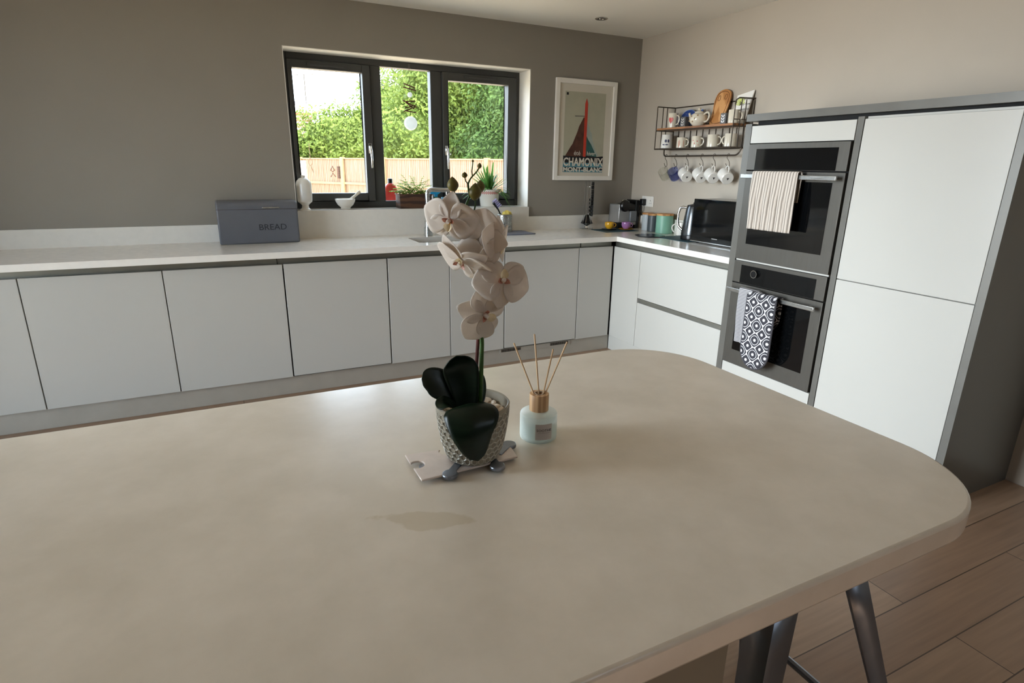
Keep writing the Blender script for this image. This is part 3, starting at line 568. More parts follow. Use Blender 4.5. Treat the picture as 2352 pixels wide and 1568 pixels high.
def poly(pts, mi, lay):
    q.add([(px0+(px1-px0)*a, -.0101-.00035*lay, pz0+(pz1-pz0)*b_) for a, b_ in pts], [tuple(range(len(pts)))], mi)
poly([(0, 0), (1, 0), (1, 1), (0, 1)], 0, 0)
poly([(.04, .2), (.18, .33), (.22, .36), (.26, .42), (.33, .52), (.36, .58), (.40, .62), (.47, .70), (.52, .66), (.52, .2)], 1, 1)
poly([(.52, .68), (.58, .62), (.63, .54), (.68, .50), (.72, .40), (.80, .28), (.88, .22), (.5, .2)], 3, 2)
poly([(.52, .50), (.60, .42), (.68, .36), (.76, .28), (.84, .2), (.5, .2)], 2, 3)
poly([(0, 0), (1, 0), (1, .21), (.8, .20), (.6, .215), (.3, .20), (0, .21)], 5, 4)
poly([(0, .065), (1, .065), (1, .12), (0, .12)], 6, 5); poly([(0, 0), (1, 0), (1, .03), (0, .03)], 6, 5)
poly([(.485, .20), (.555, .20), (.555, .86), (.52, .93), (.485, .86)], 4, 6)
poly([(.03, .955), (.08, .955), (.08, .985), (.03, .985)], 5, 1)
poly([(.25, .70), (.49, .705), (.49, .712), (.25, .708)], 5, 1)
q.build('print', PM, pc)
tz = (PI/2, 0, 0); wx = (px0+px1)/2
text('lettering', 'CHAMONIX', .088, PM[7], pc, (wx, -.0132, .113), tz, sx=.80, bold=.0022)
text('lettering', 'MONT-BLANC', .046, PM[7], pc, (wx, -.0132, .068), tz, sx=1.28, bold=.0018)
text('lettering', '\u00e9t\u00e9', .050, PM[7], pc, (px0+.13, -.0132, .195), tz, sx=1.0); text('lettering', 'hiver', .046, PM[7], pc, (px0+.265, -.0132, .195), tz, sx=.9)
# ------------------------------------------------------------------ wire wall shelf
sh = thing('wall_shelf', 'two tier wire wall shelf with wooden board and hook rail', 'shelf', (0, 0, 0))
yA, yB, DX = -.475, -1.245, -.175
w_ = MB(); r = .0042
zb_, zt_, zw = 1.545, 1.85, 1.690
for y in (yA, yB):
    for x in (DX, -.12, -.08, -.006): 
        top = zt_
        if y == yB: w_.tube([(x, y, zb_), (x, y, zt_-(.03 if x == DX else .006))], r*.8, 6)
        else: w_.tube([(x, y, zb_), (x, y, zt_)], r*.8, 6)
    w_.tube([(DX, y, zb_), (0, y, zb_)], r, 6); w_.tube([(DX, y, zw-.012), (0, y, zw-.012)], r*.8, 6)
w_.tube([(DX, yB, zt_-.04), (DX+.006, yB, zt_-.012), (DX+.03, yB, zt_), (-.002, yB, zt_+.004)], r*1.1, 8)
w_.tube([(DX, yA, zt_), (-.002, yA, zt_)], r, 8)
w_.tube([(-.008, yA, zt_), (-.008, yB, zt_)], r, 8); w_.tube([(-.008, yA, zw+.03), (-.008, yB, zw+.03)], r*.7, 6)
w_.tube([(DX, yA, zb_), (DX, yB, zb_)], r*1.3, 8); w_.tube([(-.006, yA, zb_), (-.006, yB, zb_)], r, 8); w_.tube([(DX, yA, zw-.012), (DX, yB, zw-.012)], r, 8)
for i in range(1, 12):
    y = yA+(yB-yA)*i/12; w_.tube([(-.006, y, zb_), (-.006, y, zw-.01)], r*.65, 6)
w_.tube([(DX, yB, zw+.03), (-.006, yB, zw+.03)], r*.8, 6)
w_.build('wire_frame', M['iron'], sh)
q = MB().tube([(-.08, yA-.0, zb_), (-.08, yA-.0, 1.52)]+[(-.08, yA-.025+.025*math.cos(a), 1.52-.025*math.sin(a)) for a in [PI/2*i/5 for i in range(1, 6)]]+[(-.08, yB+.05, 1.497)]+[(-.08, yB+.05-.05*math.sin(a), 1.547-.05*math.cos(a)) for a in [PI/2*i/5 for i in range(1, 6)]], .0055, 8); q.build('hook_rail', M['iron'], sh)
MB().box((DX+.005, yB+.003, zw-.008), (-.012, yA-.003, zw+.006)).build('shelf_board', M['shelfw'], sh)
q = MB()
for i in range(14): x = DX+.008+i*.012; q.tube([(x, yA, zb_+.003), (x, yB, zb_+.003)], .0016, 5)
for i in range(1, 8): y = yA+(yB-yA)*i/8; q.tube([(DX, y, zb_+.001), (-.006, y, zb_+.001)], .002, 5)
q.build('wire_tray', M['iron'], sh)
# mugs
def mugbuild(o, r, h, mt_, taper=0, hand=True, ang=0):
    b_ = MB().lathe([(0, 0), (r-.004-taper, 0), (r-taper, .004), (r, h-.002), (r-.001, h), (r-.003, h), (r-.004, h-.003), (r-.005-taper, .008), (0, .006)], 32).build('mug_body', mt_, o)
    if hand:
        MB().tube([Matrix.Rotation(ang, 3, 'Z') @ p for p in bez((r-.004, 0, h*.82), (r+.036, 0, h*.9), (r+.034, 0, h*.2), (r-.004-taper, 0, h*.22), 12)], [.0045]*13, 8).build('handle', mt_, o)
    return b_
RA = math.radians
def motif(o, r, h, col, shapes, a0, lift=.0006):   # small painted marks wrapped on a round wall
    q = MB()
    for (a, z, sa, sz) in shapes:
        n = 12; vs = [((r+lift)*math.cos(a0+a+sa*math.cos(2*PI*i/n)/r), (r+lift)*math.sin(a0+a+sa*math.cos(2*PI*i/n)/r), z+sz*math.sin(2*PI*i/n)) for i in range(n)]
        q.add(vs, [tuple(range(n))])
    q.build('painted_motif', col, o)
zz1 = zw+.0065; zz0 = zb_+.005
m1 = thing('mug', 'tall cream mug with a red heart on the top shelf', 'mug', (-.105, -.575, zz1), 0); mugbuild(m1, .037, .105, M['cream'], taper=.006, ang=RA(-82))
hq = MB(); hp = []
for i in range(24):
    t = 2*PI*i/24; hp.append((16*math.sin(t)**3/16*.017, (13*math.cos(t)-5*math.cos(2*t)-2*math.cos(3*t)-math.cos(4*t))/16*.026))
for k_ in range(1):
    vs = [((.0335+.0035*min(1, (z+.06)/.1))*math.cos(RA(205)+y/.035), (.0335+.0035*min(1, (z+.06)/.1))*math.sin(RA(205)+y/.035), z+.055) for y, z in hp]
    vs = [(x*1.025, y*1.025, z) for x, y, z in vs]; vs.append((.0365*math.cos(RA(205)), .0365*math.sin(RA(205)), .055)); hq.add(vs, [(i, (i+1) % 24, 24) for i in range(24)])
hq.build('painted_heart', M['red'], m1)
# fish dish leaning on the wall
fd = thing('fish_dish', 'dark blue fish shaped dish leaning behind the teapot', 'dish', (-.052, -.68, zz1))
fp = [(-.095, .03), (-.10, .06), (-.085, .095), (-.05, .122), (0, .128), (.04, .115), (.075, .095), (.12, .125), (.125, .085), (.118, .05), (.09, .06), (.05, .025), (0, .0), (-.06, .005)]
def sm_poly(P, n=4):
    out = []; k = len(P)
    for i in range(k):
        p0, p1, p2, p3 = [Vector((*P[(i+j-1) % k], 0)) for j in range(4)]
        for s_ in range(n):
            t = s_/n; v_ = .5*((2*p1)+(p2-p0)*t+(2*p0-5*p1+4*p2-p3)*t*t+(3*p1-p0-3*p2+p3)*t**3); out.append((v_.x, v_.y))
    return out
Xw = Matrix(((0, 0, 1, 0), (-1, 0, 0, 0), (0, 1, 0, 0), (0, 0, 0, 1)))   # xy -> (-y, z), z -> x   (faces the room)
lean = Matrix.Rotation(RA(12), 4, 'Y')
FP = sm_poly(fp)
MB().prism(FP, -.006, .006, X=lean @ Xw).build('dish_body', M['blue'], fd, bevel=.003)
MB().tube([lean @ Xw @ Vector((x*1.0, y, -.006)) for x, y in FP], .0022, 6, closed=True).build('dish_rim', mat('rim_pale', (130, 146, 178), .3), fd)
ey = MB(); 
for k in range(3): ey.tube([lean @ Xw @ Vector((x, .07+.018*k+.006*math.sin(x*60), -.0075)) for x in [-.05+.012*i for i in range(8)]], .0012, 4)
ey.build('scale_marks', mat('scale_blue', (92, 112, 160), .4), fd)
# leaf tins
def tin(lb, y, x=-.10):
    o = thing('storage_tin', lb, 'tin', (x, y, zz1), RA(0), group='grey leaf print tins'); MB().prism(rrect(-.022, -.026, .022, .026, .006), 0, .072).build('tin_body', mat('tin_grey', (92, 90, 88), .5), o, bevel=.002)
    q = MB()
    for s_, k in ((1, 0), (-1, 0), (1, 1), (-1, 1), (1, 2), (-1, 2)):
        c = Vector((-.0226, s_*.008, .018+.018*k)); n = 10; q.add([(c.x, c.y+.0065*math.cos(2*PI*i/n)*1, c.z+.005*math.sin(2*PI*i/n)+s_*.006*math.cos(2*PI*i/n)) for i in range(n)], [tuple(range(n))])
    q.build('leaf_print', M['ceramic'], o)
tin('grey tin with white leaf print between heart mug and teapot', -.70); tin('grey tin with white leaf print right of the wooden board', -1.095)
# teapot
tpt = thing('teapot', 'round cream spotted teapot on the top shelf', 'teapot', (-.108, -.85, zz1), RA(90))
MB().lathe([(0, 0), (.035, 0), (.038, .004), (.058, .025), (.064, .047), (.058, .070), (.038, .086), (.030, .088)], 36).build('teapot_body', M['cream'], tpt)
MB().lathe([(.033, .088), (.030, .096), (.012, .104), (.006, .108), (.011, .116), (.008, .123), (0, .125)], 28).build('lid', M['cream'], tpt)
MB().tube([(.048, 0, .035), (.08, 0, .05), (.094, 0, .085), (.10, 0, .092)], [.016, .011, .008, .007], 12).build('spout', M['cream'], tpt)
MB().tube(bez((-.05, 0, .078), (-.12, 0, .12), (-.115, 0, .02), (-.058, 0, .028), 14), .0065, 8).build('handle', M['cream'], tpt)
q = MB()
for a, z in ((-1.2, .05), (-1.7, .065), (-2.2, .035), (-1.5, .03), (-.9, .07), (-2.5, .06), (1.5, .05)):
    rr = .0635-abs(z-.047)*.16
    q.ball(((rr)*math.cos(a+PI), (rr)*math.sin(a+PI), z), .0055, 8, 6)
q.build('painted_spots', mat('spot_brown', (168, 140, 104), .4), tpt)
# boards
bd = thing('chopping_board', 'rounded wooden board leaning upright on the top shelf', 'board', (-.072, -.985, zz1))
bp_ = [(-.055, 0), (-.062, .08), (-.070, .14), (-.072, .18), (-.055, .225), (0, .245), (.055, .225), (.070, .18), (.066, .12), (.055, .05), (.05, 0)]
BX = Matrix.Rotation(RA(14), 4, 'Y') @ Xw
MB().prism(sm_poly(bp_), -.007, .007, X=BX).build('board_body', M['wood'], bd, bevel=.004)
MB().tube([BX @ Vector((x*.82, .02+y*.86, -.0075)) for x, y in sm_poly(bp_)], .0022, 5, closed=True).tube([BX @ Vector((-.03+.011*math.cos(i*PI/5), .185+.018*math.sin(i*PI/5), -.0075)) for i in range(10)], .002, 5, closed=True).tube([BX @ Vector((.03+.011*math.cos(i*PI/5), .19+.018*math.sin(i*PI/5), -.0075)) for i in range(10)], .002, 5, closed=True).build('carved_groove', M['shelfw'], bd)
# plaque with writing
pq = thing('greeting_plaque', 'white plaque with handwriting leaning at the right end of the top shelf', 'plaque', (-.06, -1.165, zz1))
PX = Matrix.Rotation(RA(13), 4, 'Y') @ Xw
MB().prism([(-.065, 0), (.062, 0), (.075, .215), (-.06, .19)], -.004, .004, X=PX).build('plaque_body', M['white_paint'], pq, bevel=.001)
for i, t in enumerate(('The more', 'Joy Flow', 'more Joy')):
    o_ = text('lettering', t, .021, M['ink'], pq, (0, 0, 0), (0, 0, 0)); o_.data.transform(PX @ Matrix.Translation((.033, .155-.033*i, -.0046)) @ Matrix.Rotation(PI, 4, 'Y') @ Matrix.Diagonal((-1, 1, 1, 1)))
q = MB()
for k in range(9): a = RA(20+18*k); q.add([PX @ Vector((-.02, .12, -.0045)), PX @ Vector((-.02+.04*math.cos(a)-.006*math.sin(a), .12+.055*math.sin(a)+.006*math.cos(a), -.0045)), PX @ Vector((-.02+.046*math.cos(a), .12+.06*math.sin(a), -.0045)), PX @ Vector((-.02+.04*math.cos(a)+.006*math.sin(a), .12+.055*math.sin(a)-.006*math.cos(a), -.0045))], [(0, 1, 2, 3)])
q.build('painted_leaves', mat('paint_yellowgreen', (200, 208, 120), .6), pq)
m2 = thing('mug', 'plain cream mug in front of the plaque on the top shelf', 'mug', (-.125, -1.195, zz1), 0); mugbuild(m2, .036, .085, M['cream'], ang=RA(-80))
# second tier
def tier(lb, y, r, h, mt_, ang, col, sh_, x=-.10, taper=0, name='mug'):
    o = thing(name, lb, 'mug', (x, y, zz0), 0, 'mugs on the lower tier'); r *= 1.06; h *= 1.15; mugbuild(o, r, h, mt_, taper, ang=RA(ang))
    if sh_: motif(o, r+max(0, -taper), h, col, sh_, RA(226))
mk = mat('mug_pink', (196, 150, 128), .4); mb_ = mat('mug_navy', (48, 52, 84), .4); mo = mat('mug_olive', (150, 150, 120), .4)
tier('upturned white mug with dark blue letters at the left of the lower tier', -.52, .038, .088, M['ceramic'], 60, mb_, [(-.1, .055, .009, .011), (-.1, .055, .004, .005), (.1, .028, .012, .004), (-.45, .028, .010, .004), (.35, .055, .006, .012)], taper=-.004)
tier('pink banded mug, second from the left on the lower tier', -.69, .036, .066, M['cream'], -85, mk, [(-.5, .033, .008, .026), (.35, .033, .004, .026)])
tier('mug with small floral sprigs in the middle of the lower tier', -.845, .036, .070, M['cream'], -85, M['red'], [(.1, .045, .004, .004), (-.4, .030, .003, .006), (.3, .02, .003, .003), (-.7, .05, .003, .004)])
tier('plain cream mug, fourth on the lower tier', -1.005, .038, .074, M['cream'], -80, mo, [])
tier('cream mug with a small star mark at the right of the lower tier', -1.165, .038, .074, M['cream'], 100, mo, [(.1, .04, .004, .005)])
# hooks and hanging mugs
hk = [(-.507, 'clear glass mug hanging on the first hook', M['cglass'], 0), (-.618, 'blue tinted glass mug hanging on the second hook', M['bluegl'], 0), (-.745, 'white mug hanging on the third hook from the left', M['ceramic'], 1), (-.895, 'white mug hanging on the fourth hook from the left', M['ceramic'], 1), (-1.015, 'white mug hanging on the fifth hook from the left', M['ceramic'], 1), (-1.145, 'white mug hanging on the last hook nearest the ovens', M['ceramic'], 1)]
hook0 = None; ords = ['first', 'second', 'third', 'fourth', 'fifth', 'sixth']
for i, (y, lb, mt_, solid_) in enumerate(hk):
    if hook0 is None:
        q = MB(); P_ = [(0, .010*math.cos(a), -.0+.010*math.sin(a)) for a in [PI+.3-(PI+.5)*k/8 for k in range(9)]]
        P_ = P_+[(0, .012, -.018), (0, -.008, -.038), (0, -.016, -.058)]+[(0, -.004+.012*math.cos(a)*1.1-.0, -.068+.012*math.sin(a)) for a in [PI+(PI*.95)*k/7 for k in range(8)]]+[(0, .018, -.055)]
        hook0 = q.tube(P_, .0021, 6).build('s_hook', M['iron']); o_ = hook0
    else: o_ = hook0.copy(); COL.objects.link(o_)
    o_.location = (-.08, y, 1.4985); tag(o_, 'iron s shaped hook, %s from the left on the rail' % ords[i], 'hook', 's hooks on the rail')
    o = thing('hanging_mug', lb, 'mug', (-.085, y-.0, 1.36), 0, 'mugs hanging from the hooks')
    r_, h_ = (.044, .085) if solid_ else (.039, .080)
    za = Vector((.34, .84, .36+.04*(i % 2))).normalized() if solid_ else Vector((.2, .75, .62)).normalized(); xa = -(Vector((0, 0, 1))-za*za.z).normalized(); ya = za.cross(xa)
    R_ = Matrix((xa, ya, za)).transposed().to_4x4()
    b_ = MB().lathe([(0, 0), (r_-.006, 0), (r_-.002, .004), (r_, h_*.5), (r_, h_), (r_-.003, h_), (r_-.004, h_*.5), (r_-.007, .007), (0, .006)], 32, X=R_ @ Matrix.Translation((0, 0, -h_/2)))
    b_.build('mug_body', mt_, o)
    MB().tube([R_ @ (p-Vector((0, 0, h_/2))) for p in bez((-r_+.003, 0, h_*.85), (-r_-.036, 0, h_*.88), (-r_-.036, 0, h_*.18), (-r_+.004, 0, h_*.2), 12)], .0042, 8).build('handle', mt_, o)
    if solid_: MB().lathe([(0, -.0010), (.011, -.0010), (.011, -.0004), (0, -.0004)], 3, X=R_ @ Matrix.Translation((0, 0, -h_/2))).build('base_mark', M['ink'], o)
# ------------------------------------------------------------------ ceiling downlight
dl = thing('downlight', 'small round recessed chrome ceiling spotlight', 'downlight', (-.684, -.408, H))
MB().ring([(.045, 0), (.045, -.004), (.040, -.007), (.030, -.005), (.030, 0)], 36).build('bezel', M['chrome'], dl)
MB().lathe([(0, -.0035), (.030, -.0035), (.030, 0), (0, 0)], 28).build('lamp', mat('lamp_face', (60, 56, 50), .15, metal=.4), dl)
MB().tube([(.016*math.cos(a), .016*math.sin(a), -.005) for a in [i*PI/8 for i in range(16)]], .0025, 6, closed=True).build('lamp_ring', M['chrome'], dl)
# ------------------------------------------------------------------ bread bin, sill objects
bb = thing('bread_bin', 'grey metal bread bin lettered BREAD on the worktop left of the window', 'bread bin', (-3.065, -.085, zt))
prof = [(-.125, 0), (-.125, .20)]+arc((-.095, .232), .030, PI, PI/2, 6)+[(.06, .262), (.06, 0)]
Xb = Matrix(((0, 0, 1, 0), (1, 0, 0, 0), (0, 1, 0, 0), (0, 0, 0, 1)))
MB().prism([(a+.0, b_) for a, b_ in prof], -.205, .265, X=Xb).build('bin_body', M['greyc'], bb, bevel=.01, seg=3)
MB().box((-.205, -.127, .212), (.266, -.1245, .214)).build('lid_seam', M['ink'], bb)
MB().box((.055, -.133, .218), (.155, -.1235, .226)).build('lid_handle', M['steel'], bb, bevel=.002)
text('lettering', 'BREAD', .052, mat('bin_letters', (44, 46, 52), .6), bb, (.108, -.1262, .085), (PI/2, 0, 0), sx=1.05)
bt = thing('ceramic_bottle', 'white ceramic bottle with narrow foot at the left end of the sill', 'bottle', (-2.716, .068, zs))
MB().lathe([(0, 0), (.036, 0), (.036, .004), (.024, .014), (.022, .030), (.030, .040), (.048, .055), (.050, .070), (.052, .17), (.046, .19), (.030, .208), (.015, .214), (0, .214)], 36).build('bottle_body', M['ceramic'], bt)
MB().lathe([(.014, .214), (.014, .228), (.006, .232), (0, .232)], 16).build('stopper', M['ceramic'], bt)
mo_ = thing('mortar', 'white mortar bowl on the window sill', 'mortar', (-2.442, .083, zs))
MB().lathe([(0, 0), (.032, 0), (.036, .004), (.033, .010), (.055, .030), (.068, .055), (.070, .070), (.066, .071), (.062, .066), (.05, .035), (.02, .016), (0, .014)], 36).build('bowl', M['ceramic'], mo_)
pe = thing('pestle', 'pale pestle leaning in the white mortar', 'pestle', (-2.442, .083, zs))
MB().tube([(.0, 0, .033), (.02, 0, .05), (.04, 0, .066), (.075, 0, .094), (.102, 0, .116), (.108, 0, .121)], [.016, .015, .011, .009, .012, .008], 14).build('pestle_body', M['bone'], pe)
pb = thing('planter_box', 'dark wooden planter box with a fern on the sill', 'planter', (-1.945, .085, zs))
q = MB(); q.box((-.115, -.065, 0), (.125, -.055, .10)).box((-.115, .055, 0), (.125, .065, .10)).box((-.115, -.055, 0), (-.105, .055, .10)).box((.115, -.055, 0), (.125, .055, .10)); q.build('crate', M['woodd'], pb, bevel=.0015)
MB().box((-.105, -.055, .0), (.115, .055, .085)).build('soil', mat('soil', (46, 34, 26), .95), pb)
q = MB(); q.tube([(-.117, -.068, .098), (.127, -.068, .098)], .004, 6).tube([(-.117, -.068, .098), (-.117, .068, .098)], .004, 6).build('crate_rim', M['woodd'], pb)
def leafblade(q, base, d, ln, wd, droop, n=6, mi=0, up=Vector((0, 0, 1))):
    d = Vector(d).normalized(); side = d.cross(up).normalized() if abs(d.dot(up)) < .99 else Vector((1, 0, 0)); vs = []
    for i in range(n+1):
        t = i/n; c = Vector(base)+d*ln*t - up*droop*ln*t*t
        ww = wd*math.sin(PI*min(1, .12+t*.88))**.6 if t < 1 else 0.0003
        ww = max(ww, .0003)
        vs += [c-side*ww+up*ww*.3, c-up*0, c+side*ww+up*ww*.3]
    fs = []
    for i in range(n):
        a = i*3; fs += [(a, a+1, a+4, a+3), (a+1, a+2, a+5, a+4)]
    q.add(vs, fs, mi)
q = MB()
for k in range(30):
    a = random.uniform(0, 2*PI); el = random.uniform(.5, 1.4); d = Vector((math.cos(a)*math.cos(el), math.sin(a)*math.cos(el)*.5, math.sin(el))); ln = random.uniform(.12, .26); b0 = Vector((random.uniform(-.05, .05), random.uniform(-.02, .02), .085))
    prev = b0; stem = []
    for i in range(9):
        t = i/8; c = b0+d*ln*t-Vector((0, 0, 1))*ln*.35*t*t; stem.append(c)
        if i > 1:
            tg = (c-stem[-2]).normalized(); s_ = tg.cross(Vector((0, 0, 1))).normalized()
            for sg in (-1, 1): leafblade(q, c, s_*sg+tg*.6+Vector((0, 0, -.1)), .044*(1.05-t)+.010, .0095, .3, 3)
    q.tube(stem, .0012, 4)
q.build('fern_fronds', M['fern'], pb)
# exterior red bottle on outer sill
rb = thing('detergent_bottle', 'red plastic bottle with dark cap standing outside behind the window', 'bottle', (-2.035, .385, 1.10))
MB().prism(sm_poly([(-.055, 0), (-.055, .09), (-.045, .135), (-.02, .16), (.015, .16), (.045, .13), (.052, .08), (.052, 0)]), -.03, .03, X=Matrix(((1, 0, 0, 0), (0, 0, -1, 0), (0, 1, 0, 0), (0, 0, 0, 1)))).build('bottle_body', M['terra'], rb, bevel=.01)
MB().lathe([(.020, .158), (.020, .195), (.016, .198), (0, .198)], 20).build('bottle_cap', M['slate'], rb)
struct(MB().box((WX0-.05, .27, 1.04), (WX1+.05, .47, 1.10)).build('trim_3', M['quartz']), 'outer window sill')
# spray bottle and blue cup, aloe pot
sp_ = thing('spray_bottle', 'green spray bottle with bright blue trigger head', 'spray bottle', (-1.782, .045, zs))
MB().lathe([(0, 0), (.032, 0), (.034, .004), (.034, .035), (.022, .062), (.013, .076), (.013, .082)], 24).build('bottle_body', M['bottleg'], sp_)
MB().box((-.013, -.012, .080), (.013, .012, .100)).prism([(-.045, .1), (-.04, .118), (.03, .122), (.038, .112), (.016, .098), (-.012, .098)], -.012, .012, X=Matrix(((1, 0, 0, 0), (0, 0, -1, 0), (0, 1, 0, 0), (0, 0, 0, 1)))).build('trigger_head', M['bluecap'], sp_, bevel=.003)
MB().tube([(-.022, 0, .102), (-.034, 0, .085), (-.045, 0, .068)], .004, 6).build('trigger', M['ceramic'], sp_)
bc = thing('blue_beaker', 'light blue beaker beside the green spray bottle', 'beaker', (-1.69, .075, zs))
MB().lathe([(0, 0), (.030, 0), (.032, .003), (.036, .075), (.034, .075), (.030, .006), (0, .005)], 24).build('beaker_body', M['ltblue'], bc)
ap = thing('potted_spider_plant', 'spiky green plant in a white pot with red check band', 'plant', (-1.325, .085, zs))
MB().lathe([(0, 0), (.066, 0), (.070, .004), (.082, .125), (.084, .132), (.080, .132), (.078, .11), (0, .11)], 36).build('plant_pot', M['ceramic'], ap)
q = MB()
for k in range(60):
    for j in range(3):
        if (k+j) % 2 == 0:
            z = .098+.006*j; rr = .0702+(z-.004)/.121*.0118+.0006; a0, a1 = 2*PI*k/60, 2*PI*(k+1)/60
            q.add([(rr*math.cos(a0), rr*math.sin(a0), z), (rr*math.cos(a1), rr*math.sin(a1), z), (rr*math.cos(a1), rr*math.sin(a1), z+.006), (rr*math.cos(a0), rr*math.sin(a0), z+.006)], [(0, 1, 2, 3)])
q.build('check_band', M['red'], ap)
q = MB()
for k in range(62):
    a = random.uniform(0, 2*PI); el = random.choice([random.uniform(.1, .7), random.uniform(.6, 1.45)])
    if math.sin(a) > .2: el = max(el, 1.0)
    ln = random.uniform(.14, .27); d = Vector((math.cos(a)*math.cos(el), math.sin(a)*math.cos(el)*.5, math.sin(el))); dr = .5 if el < .5 else .08
    if math.sin(a) > 0: ln *= .8
    if d.x > 0 and el < .9: ln = min(ln, .17)
    if d.y > 0: d.y *= .2; d.normalize(); ln = min(ln, .16)
    leafblade(q, (random.uniform(-.015, .015), random.uniform(-.015, .015), .11), d, ln*1.05, .0090, dr, 8)
for k in range(22):
    e_ = .12+1.25*(k//2)/11; sg = 1 if k % 2 else -1
    leafblade(q, (sg*.01, -.01, .115), (sg*math.cos(e_), -.25, math.sin(e_)), (.24 if sg < 0 else .17)*(.85+.25*math.sin(k*2.3)**2), .0075, .45 if e_ < .6 else .15, 9)
for k in range(10):
    leafblade(q, (.05+random.uniform(-.02, .02), -.03, .125), (random.uniform(.1, .8), random.uniform(-.5, -.1), random.uniform(-.1, .5)), random.uniform(.09, .15), .0065, 1.3, 7)
q.build('leaves', M['plant'], ap)
# brush holder and cloth
bh = thing('utensil_holder', 'perforated steel holder by the sink on a folded cloth', 'holder', (-1.283, -.115, zt+.011))
n = 36; q = MB(); rr = .058
q.lathe([(0, 0), (rr, 0), (rr+.001, .002), (rr, .004)], n)
q.ring([(rr, .124), (rr+.0018, .126), (rr, .129), (rr-.002, .126)], n)
rows = 10; hz = .118/rows
for j in range(rows):
    for k in range(n):
        z0 = .004+j*.012; a0, a1 = 2*PI*k/n, 2*PI*(k+1)/n; am = (a0+a1)/2
        P = lambda a, z: (rr*math.cos(a), rr*math.sin(a), z)
        if 2 <= j <= 8 and k % 2 == 0:
            i0, i1, y0_, y1_ = a0+(a1-a0)*.2, a0+(a1-a0)*.8, z0+.0025, z0+.0095
            q.add([P(a0, z0), P(a1, z0), P(a1, z0+.012), P(a0, z0+.012), P(i0, y0_), P(i1, y0_), P(i1, y1_), P(i0, y1_)], [(0, 1, 5, 4), (1, 2, 6, 5), (2, 3, 7, 6), (3, 0, 4, 7)])
        else: q.add([P(a0, z0), P(a1, z0), P(a1, z0+.012), P(a0, z0+.012)], [(0, 1, 2, 3)])
q.build('perforated_can', M['steel'], bh, solid=.0008, weld=True)
br_ = thing('dish_brush', 'black dish brush with lilac bristles leaning in the steel holder', 'brush', (-1.283, -.115, zt+.011))
MB().tube([(.02, 0, .01), (-.03, 0, .12), (-.055, 0, .165), (-.10, -.01, .215)], [.005, .005, .006, .010], 8).build('brush_handle', M['black'], br_)
q = MB()
for i in range(5):
    for j in range(4): b0 = Vector((-.06-.01*i, -.012+.008*j, .178+.011*i)); q.tube([b0, b0+Vector((.028, 0, .022))], .0032, 5)
q.build('bristles', mat('lilac_bristle', (172, 170, 206), .8), br_)
sg_ = thing('sponge', 'yellow crinkled sponge in the steel holder', 'sponge', (-1.265, -.12, zt+.011))
q = MB()
def spf(u, v):
    a = 2*PI*u; b_ = PI*v; r0 = 1+.10*math.sin(7*a+3*b_)+.08*math.sin(9*b_); return (.038*r0*math.cos(a)*math.sin(b_), .034*r0*math.sin(a)*math.sin(b_), .125-.028*r0*math.cos(b_))
q.grid(spf, 40, 20).build('sponge_body', M['sponge'], sg_)
cl = thing('folded_cloth', 'folded blue grey dish cloth under the steel holder', 'cloth', (-1.27, -.20, zt))
def clf(k):
    return lambda u, v: (-.155+.31*u+.004*math.sin(9*v+k), -.115+.23*v+.004*math.sin(8*u), .0022+.0045*k)
for k in range(2): MB().grid(clf(k), 16, 12).build('cloth_layer', M['bread'], cl, solid=.004)
# hanging mobile in the middle light
mb = thing('hanging_suncatcher', 'twig and crystal ball suncatcher hanging in the middle window light', 'suncatcher', (-1.924, .15, 0))
MB().box((-.008, -.006, 2.055), (.008, .010, 2.09)).build('hook', M['cglass'], mb)
MB().tube([(0, 0, 2.07), (0, 0, 1.74)], .0009, 5).build('cord', M['twig'], mb)
q = MB()
for z, dx, dz, ln in ((1.945, 0, -.012, .042), (1.925, 0, -.010, .045), (1.842, .003, .004, .036), (1.825, 0, -.022, .052), (1.805, .0, .012, .040), (1.79, .0, .018, .045), (1.772, .002, -.006, .042), (1.812, 0, -.02, .03)):
    q.tube([(dx-ln, random.uniform(-.01, .01), z-dz), (dx+ln, random.uniform(-.01, .01), z+dz)], .0042, 6)
q.build('twigs', M['twig'], mb)
cg = mat('crystal', (236, 240, 240), .25, var=.03, tl=.6)
MB().ball((0, 0, 1.692), .048, 24, 16).build('crystal_ball', cg, mb); MB().ball((0, 0, 1.885), .018, 12, 8).build('crystal_bead', cg, mb)
# ------------------------------------------------------------------ island
isl = thing('kitchen_island', 'large pale stone topped island with rounded corners in the foreground', 'island', (0, 0, 0))
ix0, ix1, iy0, iy1, iz0, iz1 = -4.40, -2.094, -3.843, -2.919, .860, .903
pl_ = arc((ix1-.20, iy1-.20), .20, 0, PI/2, 16)+arc((ix0+.2, iy1-.2), .2, PI/2, PI, 12)+arc((ix0+.2, iy0+.2), .2, PI, 1.5*PI, 12)+arc((ix1-.2, iy0+.2), .2, 1.5*PI, 2*PI, 16)
MB().prism(pl_, iz0, iz1).build('island_top', M['island'], isl, bevel=.006, seg=3)
MB().box((-4.3, -3.825, .0), (-2.727, -2.98, iz0)).build('island_base', mat('island_panel', (120, 112, 96), .5, var=.03), isl)
st = thing('bar_stool', 'grey metal bar stool tucked under the island overhang', 'stool', (-2.27, -3.53, 0))
leg0 = None
